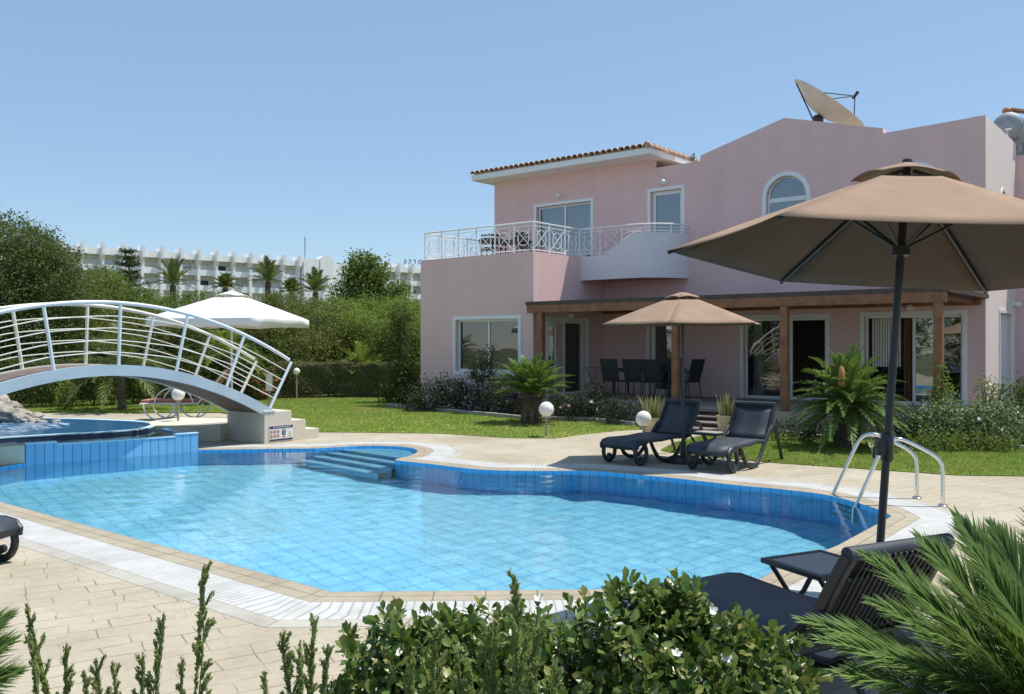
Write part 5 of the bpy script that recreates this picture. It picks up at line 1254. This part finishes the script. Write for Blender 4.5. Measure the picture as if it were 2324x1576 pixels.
def palm(name, label, loc, h, nf, L, llen, lw, seed, e_lo=-25, e_hi=80, mat='lf_palm', group=None, tr=.14, npair=26, droop=.5, cat='palm', vee=.35):
    root = thing(name, label, cat, loc, 0, group); g = random.Random(seed); mb = MB(); k = 9
    mb.tube([(g.uniform(-.02, .02), 0, h * i / k) for i in range(k + 1)], [tr * (1.15 - .25 * i / k) * (1.0 + .12 * (i % 2)) for i in range(k + 1)], 10); mb.build('trunk', M['bark'], root)
    feather_crown(root, (0, 0, h), nf, L, llen, lw, seed, npair, e_lo, e_hi, mat, droop, vee=vee); return root
for u, v, Y, L, lab, h in ((393, 648, 58, 2.1, 'upright palm tuft in front of the hotel beside the conifer', 5.5), (608, 640, 60, 1.8, 'palm tuft in front of the hotel above the white parasol', 5.9), (663, 664, 62, 1.1, 'smallest palm in front of the hotel, left of the mast', 5.0), (716, 664, 58, 1.75, 'palm with drooping fronds below the hotel stair tower', 5.0), (512, 654, 60, 1.2, 'low bushy palm in front of the hotel between the two upright ones', 5.1)):
    p = AT(u, v, Y); palm('palm_tree', lab, (p.x, p.y, 0), p.z, 26, L, .42, .06, int(u), 5, 88, group='palms in front of the hotel', tr=.2, npair=22, droop=.3)
p = G(826, 900); palm('young_palm', 'young feathery palm growing in front of the clipped hedge near the villa', (p.x, p.y, 0), .55, 22, 1.35, .42, .035, 21, 8, 82, 'lf_lime', tr=.1, droop=.35)
p = G(258, 936); palm('young_palm', 'young palm with a thin trunk seen through the arch of the footbridge', (p.x, 22.6, 0), 1.05, 24, 1.5, .38, .035, 23, -15, 78, 'lf_palm', tr=.09, droop=.5)
p = G(470, 925); palm('young_palm', 'yellowish young palm behind the footbridge railing', (-8.2, 25.4, 0), 1.3, 22, 1.25, .36, .03, 29, -5, 80, 'lf_lime', tr=.1, droop=.5)
bushy_tree('creeper_column', 'tall dark creeper-covered column of foliage beside the left corner of the villa', (-3.25, 25.6, 0), [(0, 0, .5, .40, .4, .5), (0, 0, 1.2, .34, .35, .6), (.02, 0, 1.9, .32, .33, .55), (0, 0, 2.45, .27, .3, .4), (.36, .2, .45, .3, .3, .4), (-.25, -.2, .3, .35, .3, .3)], 6500, .075, 'lf_dark', 35, trunk_h=1.5, tr=.07, cat='climber', inner=.6)

# ------------------------------------------------------------------ cycads and shrubs by the villa
def cycad(label, loc, h, tr, nf, L, seed, e_lo=0, e_hi=80, cone=False, llen=.20, npair=44, droop=.28):
    root = thing('cycad', label, 'cycad', loc); g = random.Random(seed); mb = MB()
    k = 10; mb.tube([(0, 0, h * i / k) for i in range(k + 1)], [tr * (1.1 - .12 * (i / k) + .07 * (i % 2)) for i in range(k + 1)], 14)
    for i in range(int(90)):
        a = i * 2.4; z = h * (.05 + .93 * i / 90); d = Vector((math.cos(a), math.sin(a), 0)); c = d * tr * .95 + Vector((0, 0, z)); mb.tube([c, c + d * .05 + Vector((0, 0, .07))], [.035, .012], 4)
    mb.build('trunk', M['bark'], root); feather_crown(root, (0, 0, h), nf, L, llen, .021, seed, npair, e_lo, e_hi, 'lf_cycad', droop)
    V = []; F = []; o_ = 0
    for i in range(9):
        a = i * 2.2; d = np.array([math.cos(a), math.sin(a), -.35]); v_, f_, rp = frond_geo((0, 0, h * .97), d * L * .35 + np.array([0, 0, h]), d * L * .55 + np.array([0, 0, h - .35 * L]), 22, llen * .7, .014, seed + i); V.append(v_); F.append(f_ + o_); o_ += len(v_)
    npmesh('dry_fronds', np.concatenate(V), np.concatenate(F), M['dead'], root)
    if cone: b = MB(); b.lathe([(.0, 0), (.05, .03), (.062, .12), (.055, .25), (.03, .33), (0, .36)], (cone[0], cone[1], h + cone[2]), 12); b.build('cone', M['cone'], root, smooth=True)
    return root
p = G(1206, 962); cycad('cycad palm with a stout trunk on the lawn in front of the villa window', p, .64, .19, 62, .98, 51, 4, 74, droop=.08)
p = G(1922, 1018); cycad('large cycad palm with an orange cone in the flower bed beside the terrace', (p.x, p.y, 0),   .72, .18, 92, 1.06, 53, -30, 86, cone=(-.22, -.35, .30), llen=.19)
def shrub(label, loc, blobs, n, size, mat, seed, group=None, flowers=None, name='shrub', clump=4, inner=.45, aspect=.55):
    root = thing(name, label, 'shrub', loc, 0, group); foliage('leaves', M[mat], root, blobs, n, size, seed, clump=clump, inner=inner, aspect=aspect)
    g = random.Random(seed); mb = MB()
    for b in blobs:
        for k in range(3): mb.tube([(b[0] * .2, b[1] * .2, -.02), (b[0] * .6, b[1] * .6, b[2] * .5), (b[0] + g.uniform(-.5, .5) * b[3], b[1], b[2] + b[5] * .6)], [.016, .011, .004], 5)
    mb.build('stems', M['bark'], root)
    if flowers:
        P, d, k = blob_points(blobs, flowers[1], rng(seed + 500), .95); mb = MB()
        for q, dd in zip(P, d):
            if q[2] < .1: continue
            n_ = Vector(dd + np.array([0, -.4, .5])).normalized(); rot = n_.to_track_quat('Z', 'Y').to_matrix(); s = flowers[2]
            for j in range(5):
                a = 2 * PI * j / 5; c = Vector(q)
                mb.add([c + rot @ Vector((0, 0, 0)), c + rot @ Vector((s * math.cos(a - .5), s * math.sin(a - .5), s * .25)), c + rot @ Vector((s * 1.15 * math.cos(a), s * 1.15 * math.sin(a), s * .3)), c + rot @ Vector((s * math.cos(a + .5), s * math.sin(a + .5), s * .25))], [(0, 1, 2, 3)])
        mb.build('flowers', M[flowers[0]], root, fixn=False)
    return root
def bedspot(u, t_or_y): return ((u - CU) / FOC * t_or_y, t_or_y, 0)
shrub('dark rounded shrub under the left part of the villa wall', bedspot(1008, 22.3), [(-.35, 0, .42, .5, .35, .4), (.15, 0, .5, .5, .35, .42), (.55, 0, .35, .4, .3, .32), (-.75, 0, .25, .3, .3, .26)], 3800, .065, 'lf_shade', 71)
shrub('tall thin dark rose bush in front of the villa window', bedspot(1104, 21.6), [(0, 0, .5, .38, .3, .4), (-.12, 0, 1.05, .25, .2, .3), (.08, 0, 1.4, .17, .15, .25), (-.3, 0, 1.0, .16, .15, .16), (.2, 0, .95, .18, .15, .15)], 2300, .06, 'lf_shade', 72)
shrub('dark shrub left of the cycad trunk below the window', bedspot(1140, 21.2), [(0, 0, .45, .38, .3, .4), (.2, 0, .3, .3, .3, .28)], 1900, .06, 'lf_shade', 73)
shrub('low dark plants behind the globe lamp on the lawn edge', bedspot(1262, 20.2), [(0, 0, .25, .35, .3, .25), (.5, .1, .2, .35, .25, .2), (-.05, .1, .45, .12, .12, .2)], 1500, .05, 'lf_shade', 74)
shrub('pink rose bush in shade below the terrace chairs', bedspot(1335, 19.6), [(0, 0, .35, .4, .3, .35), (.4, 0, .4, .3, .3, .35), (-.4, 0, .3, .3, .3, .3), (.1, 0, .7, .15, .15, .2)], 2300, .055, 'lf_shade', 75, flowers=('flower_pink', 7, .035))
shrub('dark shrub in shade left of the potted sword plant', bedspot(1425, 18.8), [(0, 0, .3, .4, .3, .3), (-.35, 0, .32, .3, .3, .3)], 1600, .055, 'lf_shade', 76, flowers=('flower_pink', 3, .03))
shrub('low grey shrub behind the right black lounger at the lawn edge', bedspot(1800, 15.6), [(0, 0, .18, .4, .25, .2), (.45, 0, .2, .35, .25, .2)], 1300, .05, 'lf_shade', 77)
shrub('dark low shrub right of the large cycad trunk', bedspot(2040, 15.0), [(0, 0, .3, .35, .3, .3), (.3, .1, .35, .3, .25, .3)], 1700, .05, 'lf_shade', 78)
shrub('variegated white and green shrub in the right flower bed', bedspot(2125, 14.7), [(0, 0, .38, .38, .32, .36), (.25, .1, .5, .32, .3, .34), (-.15, .1, .3, .3, .3, .28)], 3600, .05, 'lf_varieg', 79, flowers=('flower_white', 12, .022))
shrub('wide variegated shrub with white flowers near the right edge', bedspot(2235, 14.6), [(0, 0, .40, .42, .32, .36), (.35, 0, .42, .38, .3, .36), (-.3, .1, .32, .32, .3, .3)], 4200, .05, 'lf_varieg', 80, flowers=('flower_white', 22, .024))
shrub('tall plant with reddish flower spikes against the last pergola post', bedspot(2136, 15.6), [(0, 0, .75, .15, .15, .35), (.03, 0, 1.15, .06, .06, .3), (-.12, 0, .8, .1, .1, .25), (.15, .1, .7, .15, .15, .25)], 1100, .045, 'lf_lime', 81, flowers=('flower_red', 18, .03))
shrub('tall plant with pale pink flowers in front of the villa end corner', bedspot(2248, 15.6), [(-.1, 0, .8, .18, .15, .35), (.15, 0, .85, .18, .15, .3), (0, .1, .5, .3, .2, .3)], 1300, .045, 'lf_lime', 82, flowers=('flower_pink', 14, .028))
shrub('dark glossy shrub cut off by the right edge', bedspot(2322, 15.2), [(0, 0, .75, .28, .3, .38), (.2, 0, .4, .35, .3, .4), (.35, .1, .9, .3, .3, .3)], 2600, .055, 'lf_dark', 83)
shrub('low dark green plants along the kerb of the right bed', bedspot(2200, 14.1), [(-.6, 0, .12, .4, .25, .2), (0, 0, .12, .4, .22, .18), (.5, -.1, .12, .35, .22, .18)], 2100, .05, 'lf_mid', 84)
shrub('white flowering plant at the foot of the villa end wall', bedspot(2300, 15.0), [(0, -.1, .32, .2, .2, .22)], 700, .045, 'lf_varieg', 85, flowers=('flower_white', 40, .032))
shrub('reddish shrub behind the bridge end below the hedge', (-7.5, 26.6, 0), [(0, 0, .5, .3, .3, .4), (.25, 0, .7, .2, .2, .25)], 900, .06, 'lf_olive', 86, flowers=('flower_red', 40, .05))
shrub('small yellow-green plant at the foot of the hedge under the bridge arch', (-11.6, 22.9, 0), [(0, 0, .35, .2, .2, .35), (.1, -.1, .65, .12, .1, .12)], 700, .07, 'lf_lime', 87)

def potted(label, loc, seed, pr_=.19, ph=.36):
    pot = thing('plant_pot', 'round ' + label[0], 'plant pot', loc, 0, 'pale clay pots by the steps')
    b = MB(); b.lathe([(.0, .0), (pr_ * .68, 0), (pr_ * .98, ph * .55), (pr_ * 1.0, ph * .92), (pr_ * 1.1, ph * .93), (pr_ * 1.1, ph), (pr_ * .95, ph), (pr_ * .9, ph * .9), (0, ph * .88)], (0, 0, 0), 26); b.build('vessel', M['pot'], pot, smooth=True)
    b = MB(); b.lathe([(0, ph * .9), (pr_ * .88, ph * .895)], (0, 0, .002), 18); b.build('soil', M['soil'], pot)
    pl = thing('sword_plant', label[1], 'plant', Vector(loc) + Vector((0, 0, ph * .88)), 0, 'sword-leaved plants in pots'); g = rng(seed); n = 75
    a = g.uniform(0, 2 * PI, n); r = g.uniform(.0, pr_ * .7, n); tilt = g.uniform(.02, .32, n); h = g.uniform(.22, .50, n); w_ = g.uniform(.012, .022, n); tw = g.uniform(0, PI, n)
    B0 = np.stack([r * np.cos(a), r * np.sin(a), np.zeros(n)], 1); dr = np.stack([np.cos(a) * tilt, np.sin(a) * tilt, np.ones(n)], 1); s = np.stack([np.cos(tw), np.sin(tw), np.zeros(n)], 1) * w_[:, None]
    V = np.stack([B0 - s * .7, B0 + s * .7, B0 + dr * (h * .55)[:, None] + s, B0 + dr * (h * .55)[:, None] - s, B0 + dr * h[:, None] * np.array([1.25, 1.25, 1]) + s * .08, B0 + dr * h[:, None] * np.array([1.25, 1.25, 1]) - s * .08], 1).reshape(-1, 3)
    i = np.arange(n)[:, None] * 6; npmesh('blades', V, np.concatenate([i + np.array([[0, 1, 2, 3]]), i + np.array([[3, 2, 4, 5]])]), M['lf_pot'], pl)
p = G(1650, 986); potted(('pale clay pot between the two black loungers beside the wooden steps', 'yellow-green sword-leaved plant in the pot beside the wooden steps'), p, 5)
potted(('pale clay pot hidden behind the left lounger backrest and globe lamp', 'yellow-green sword-leaved plant rising above the left lounger backrest'), (2.52, 15.7, .0), 6, .21, .42)

# ------------------------------------------------------------------ foreground planting
def leafy_bush(label, loc, blobs, nros, nfill, seed, nflow):
    root = thing('flowering_bush', label, 'bush', loc, 0, 'glossy flowering bushes in the foreground'); g = rng(seed)
    P, d, k = blob_points(blobs, nros, g, .86); keep = P[:, 2] > .05; P, d = P[keep], d[keep]
    ax = unit(d * .8 + np.array([0, -.05, .75]) + g.normal(size=P.shape) * .28); V = []; F = []; o_ = 0
    def leaves(C, A, nl, size, spread):
        """whorl of nl oval leaves round each axis A"""
        nonlocal o_
        n = len(C); rf = unit(np.cross(A, g.normal(size=A.shape))); rb = np.cross(A, rf)
        for j in range(nl):
            an = 2 * PI * j / nl * 2.63 + g.uniform(-.3, .3, n); el = np.radians(spread[0] + (spread[1] - spread[0]) * j / nl + g.uniform(-12, 12, n)); out_ = rf * np.cos(an)[:, None] + rb * np.sin(an)[:, None]
            D = unit(A * np.sin(el)[:, None] + out_ * np.cos(el)[:, None]); S = unit(np.cross(D, A)); N_ = np.cross(S, D); l = (size * g.uniform(.5, 1.35, n))[:, None]; w_ = l * .30; b = C - A * (.010 * j * size / .05) + D * .004
            pts = [b, b + D * l * .35 + S * w_ * .8 + N_ * l * .05, b + D * l * .72 + S * w_ + N_ * l * .03, b + D * l - N_ * l * .10, b + D * l * .72 - S * w_ + N_ * l * .03, b + D * l * .35 - S * w_ * .8 + N_ * l * .05, b + D * l * .36 - N_ * l * .02, b + D * l * .72 - N_ * l * .04]
            vv = np.stack(pts, 1).reshape(-1, 3); i = np.arange(n)[:, None] * 8 + o_; V.append(vv); F.extend([i + np.array([[0, 1, 6, 6]]), i + np.array([[0, 6, 5, 5]]), i + np.array([[1, 2, 7, 6]]), i + np.array([[6, 7, 4, 5]]), i + np.array([[2, 3, 7, 7]]), i + np.array([[7, 3, 4, 4]])]); o_ += len(vv)
    leaves(P, ax, 12, .050, (75, -20)); P2, d2, _ = blob_points(blobs, nfill, g, .45); leaves(P2, unit(d2 + g.normal(size=P2.shape) * .5), 5, .05, (50, -20))
    V = np.concatenate(V); F = np.concatenate(F); tri = F[:, 2] == F[:, 3]; me = bpy.data.meshes.new('leaves')
    me.from_pydata(V.tolist(), [], [tuple(f[:3]) for f in F[tri].tolist()] + [tuple(f) for f in F[~tri].tolist()]); me.materials.append(M['lf_vinca']); me.polygons.foreach_set('use_smooth', [True] * len(me.polygons)); ob = bpy.data.objects.new('leaves', me); COL.objects.link(ob); ob.parent = root
    mb = MB(); gg_ = random.Random(seed)
    for q, a in list(zip(P, ax))[::3]:
        mb.tube([(q[0] * .5, q[1] * .5, 0), tuple(q * np.array([.85, .85, .55])), tuple(q)], [.007, .005, .003], 4)
    mb.build('stems', M['stem'], root, fixn=False)
    idx = g.choice(len(P), nflow, replace=False)
    for q, a in zip(P[idx], ax[idx]):
        n_ = Vector(a + np.array([0, -.5, .1])).normalized(); rot = n_.to_track_quat('Z', 'Y').to_matrix(); c = Vector(q + a * .018); s = gg_.uniform(.014, .024); cup = gg_.uniform(.2, .8); mb = MB()
        for j in range(5):
            an = 2 * PI * j / 5
            mb.add([c, c + rot @ Vector((s * .8 * math.cos(an - .55), s * .8 * math.sin(an - .55), s * cup * .5)), c + rot @ Vector((s * 1.2 * math.cos(an - .2), s * 1.2 * math.sin(an - .2), s * cup)), c + rot @ Vector((s * 1.15 * math.cos(an + .3), s * 1.15 * math.sin(an + .3), s * cup)), c + rot @ Vector((s * .8 * math.cos(an + .6), s * .8 * math.sin(an + .6), s * cup * .5))], [(0, 1, 2, 3, 4)])
        mb.build('flower', M['flower_white'], root, fixn=False)
    mb = MB()
    for q in P[g.choice(len(P), max(2, nflow // 9), replace=False)]: mb = MB(); mb.lathe([(.0, 0), (.010, .006), (.012, .016), (.004, .026)], tuple(q + np.array([0, 0, .01])), 6); mb.build('red_bud', M['flower_red'], root, smooth=True)
    return root
leafy_bush('wide glossy-leaved bush with white flowers, left part of the foreground mass before the pool rim', (-.15, 3.45, 0), [(-.30, 0, .36, .25, .26, .31), (-.12, .05, .45, .22, .25, .22), (.06, .05, .46, .22, .25, .21), (.22, .0, .46, .20, .25, .23), (-.42, -.1, .22, .2, .2, .22), (.1, -.15, .3, .3, .2, .27), (.10, .1, .58, .07, .08, .08)], 430, 750, 101, 24)
leafy_bush('taller glossy-leaved bush with white flowers and red buds in front of the nearest lounger', (.55, 3.5, 0), [(-.14, 0, .49, .22, .25, .25), (.04, .02, .54, .14, .2, .22), (-.06, .05, .68, .085, .1, .10), (.14, .05, .68, .09, .12, .12), (.28, 0, .42, .24, .24, .25), (.46, -.05, .38, .17, .22, .21), (.50, -.1, .47, .07, .08, .09), (.1, -.2, .3, .33, .2, .27), (.42, -.1, .2, .23, .2, .2)], 450, 800, 102, 20)
def juniper(label, shoots, seed):
    c0 = shoots[0][0]; root = thing('juniper_shrub', label, 'conifer shrub', (c0[0], c0[1], 0), 0, 'feathery conifer shrubs in the foreground'); g = rng(seed); P = []; D = []; S_ = []; mb = MB(); O = np.array([c0[0], c0[1], 0])
    for (b, tip, rad, nb) in shoots:
        b, tip = np.array(b) - O, np.array(tip) - O; ax = tip - b; L_ = np.linalg.norm(ax); ax = ax / L_; bend = g.normal(size=3) * np.array([1, 1, 0]) * .03 * L_
        path_ = lambda t: b + (tip - b) * t + bend * np.sin(t * PI)
        mb.tube([tuple(path_(t)) for t in np.linspace(0, 1, 8)], [.0045, .004, .0035, .003, .0025, .002, .0015, .001], 5)
        def along_(p0, p1, dens, sc_):
            l = np.linalg.norm(p1 - p0); m = max(3, int(l * dens)); t = g.random(m)[:, None]; a = (p1 - p0) / max(l, 1e-6); P.append(p0 + (p1 - p0) * t + g.normal(size=(m, 3)) * .0022); D.append(unit(a + g.normal(size=(m, 3)) * .24)); S_.append(np.full(m, sc_))
        along_(path_(.45), tip, 1700, .0125)
        nb = int(nb * 1.35)
        for i in range(nb):
            t = i / nb * .97 + .02; p0 = path_(t); r = unit(np.cross(ax, g.normal(size=3))); l = 1.25 * rad * (1 - .72 * t) * g.uniform(.6, 1.15); d = unit(ax * g.uniform(.95, 1.4) + r * .62); p1 = p0 + d * l + ax * l * .18; mb.tube([tuple(p0), tuple(p1)], [.0015, .0006], 4); along_(p0, p1, 1700, .0115)
            for j in range(int(l / .018)):
                q = .25 + .7 * g.random(); s0 = p0 + (p1 - p0) * q; dd = unit(d + unit(np.cross(d, g.normal(size=3))) * .7); along_(s0, s0 + dd * l * .30 * g.uniform(.6, 1.3), 1600, .0105)
    P = np.concatenate(P); D = np.concatenate(D); S_ = np.concatenate(S_); Nn = unit(np.cross(D, g.normal(size=P.shape))); V, F = leaf_quads(P, D, Nn, S_, S_ * .36)
    npmesh('foliage', V, F, M['lf_juniper'], root); mb.build('twigs', M['twig'], root, fixn=False); return root
def sh(u0, u, v, Y, rad, nb, z0=.15): return (((u0 - CU) / FOC * Y, Y + .05, z0), tuple(AT(u, v, Y)), rad, nb)
juniper('thin feathery conifer shoots at the lower left, beside the palm leaf tips', [sh(125, 60, 1375, 2.5, .075, 26), sh(120, 150, 1470, 2.45, .07, 20), sh(110, 68, 1440, 2.45, .07, 20)], 201)
juniper('feathery conifer with one tall bent shoot reaching up to the pool rim', [sh(330, 464, 1286, 2.5, .085, 34), sh(335, 372, 1400, 2.5, .07, 26), sh(300, 325, 1490, 2.45, .08, 20), sh(250, 218, 1500, 2.45, .09, 20), sh(240, 190, 1530, 2.4, .07, 16), sh(380, 415, 1500, 2.45, .07, 18), sh(280, 255, 1510, 2.45, .07, 16)], 202)
juniper('feathery conifer shrub with two pointed tips left of the leafy bush', [sh(700, 712, 1412, 2.6, .10, 34), sh(660, 638, 1440, 2.6, .10, 32), sh(735, 745, 1470, 2.6, .09, 26), sh(690, 680, 1480, 2.5, .10, 24), sh(610, 600, 1530, 2.55, .07, 18)], 203)
juniper('light green feathery conifer shrub in the middle of the foreground, with one tall tip', [sh(1180, 1168, 1312, 2.55, .10, 46), sh(1130, 1115, 1430, 2.5, .12, 40), sh(1215, 1225, 1430, 2.5, .12, 38), sh(1080, 1065, 1510, 2.45, .10, 28), sh(1170, 1170, 1420, 2.4, .13, 40), sh(1255, 1262, 1500, 2.45, .09, 26)], 204)
juniper('light green feathery conifer tuft low in front of the left leafy bush', [sh(985, 985, 1440, 2.55, .12, 38), sh(950, 935, 1490, 2.5, .10, 28), sh(1030, 1040, 1490, 2.5, .10, 28)], 205)
juniper('small feathery conifer tip in front of the taller leafy bush', [sh(1330, 1325, 1555, 2.4, .08, 20), sh(1380, 1395, 1570, 2.4, .07, 16)], 206)
def near_cycad(label, c, tips, extra, seed, llen=.185, roll=.45, left=False):
    root = thing('cycad', label, 'cycad', (c[0], c[1], 0)); O = np.array([c[0], c[1], 0.]); C_ = np.array(c) - O; g = rng(seed); mb = MB(); mb.tube([(0, 0, 0), (0, 0, C_[2] * .5), (0, 0, C_[2])], [.16, .15, .12], 14); mb.build('trunk', M['bark'], root)
    al = [np.array(t) - O for t in tips]
    for i in range(extra):
        a = i * 2.4 + .4; el = R(20 + 55 * (i / max(1, extra))); l = .85; d = np.array([math.cos(a) * math.cos(el), math.sin(a) * math.cos(el), math.sin(el)])
        if (d[1] > -.2 and d[0] < .15) if not left else d[0] > -.25: continue
        al.append(C_ + d * l - np.array([0, 0, .12]))
    for i, tp in enumerate(al):
        d = tp - C_; ctrl = C_ + d * .55 + np.array([0, 0, .09 * np.linalg.norm(d)]); V, F, RP = frond_geo(C_ + unit(d) * .04, ctrl, tp, 150, llen, .0066, seed + i, a0=40, a1=12, vee=.16, start=.10, roll=roll)
        fr1 = npmesh('frond', V, F, M['lf_cycad'], root); b = MB(); b.tube([tuple(q) for q in RP], [.007 - .0055 * k / 11 for k in range(12)], 5); b.build('leaf_stalk', M['lf_lime'], fr1, fixn=False)
    return root
near_cycad('large cycad whose feathery fronds fill the lower right corner before the lounger', tuple(AT(2500, 1760, 2.45)), [AT(2175, 1175, 2.95), AT(2090, 1225, 2.8), AT(1962, 1262, 2.65), AT(1985, 1372, 2.5), AT(1825, 1410, 2.45), AT(1905, 1530, 2.3), AT(2255, 1200, 2.75), AT(2345, 1150, 3.0), AT(2080, 1420, 2.25), AT(2150, 1330, 2.4), AT(2240, 1400, 2.2), AT(2035, 1320, 2.6), AT(1870, 1455, 2.35), AT(2010, 1490, 2.25), AT(2210, 1255, 2.65)], 26, 300)
near_cycad('cycad at the lower left corner with only a few leaf tips inside the frame', tuple(AT(-420, 1800, 2.3)), [AT(15, 1405, 2.4), AT(22, 1462, 2.35), AT(35, 1530, 2.3), AT(-90, 1400, 2.5)], 20, 340, roll=-.5, left=True)
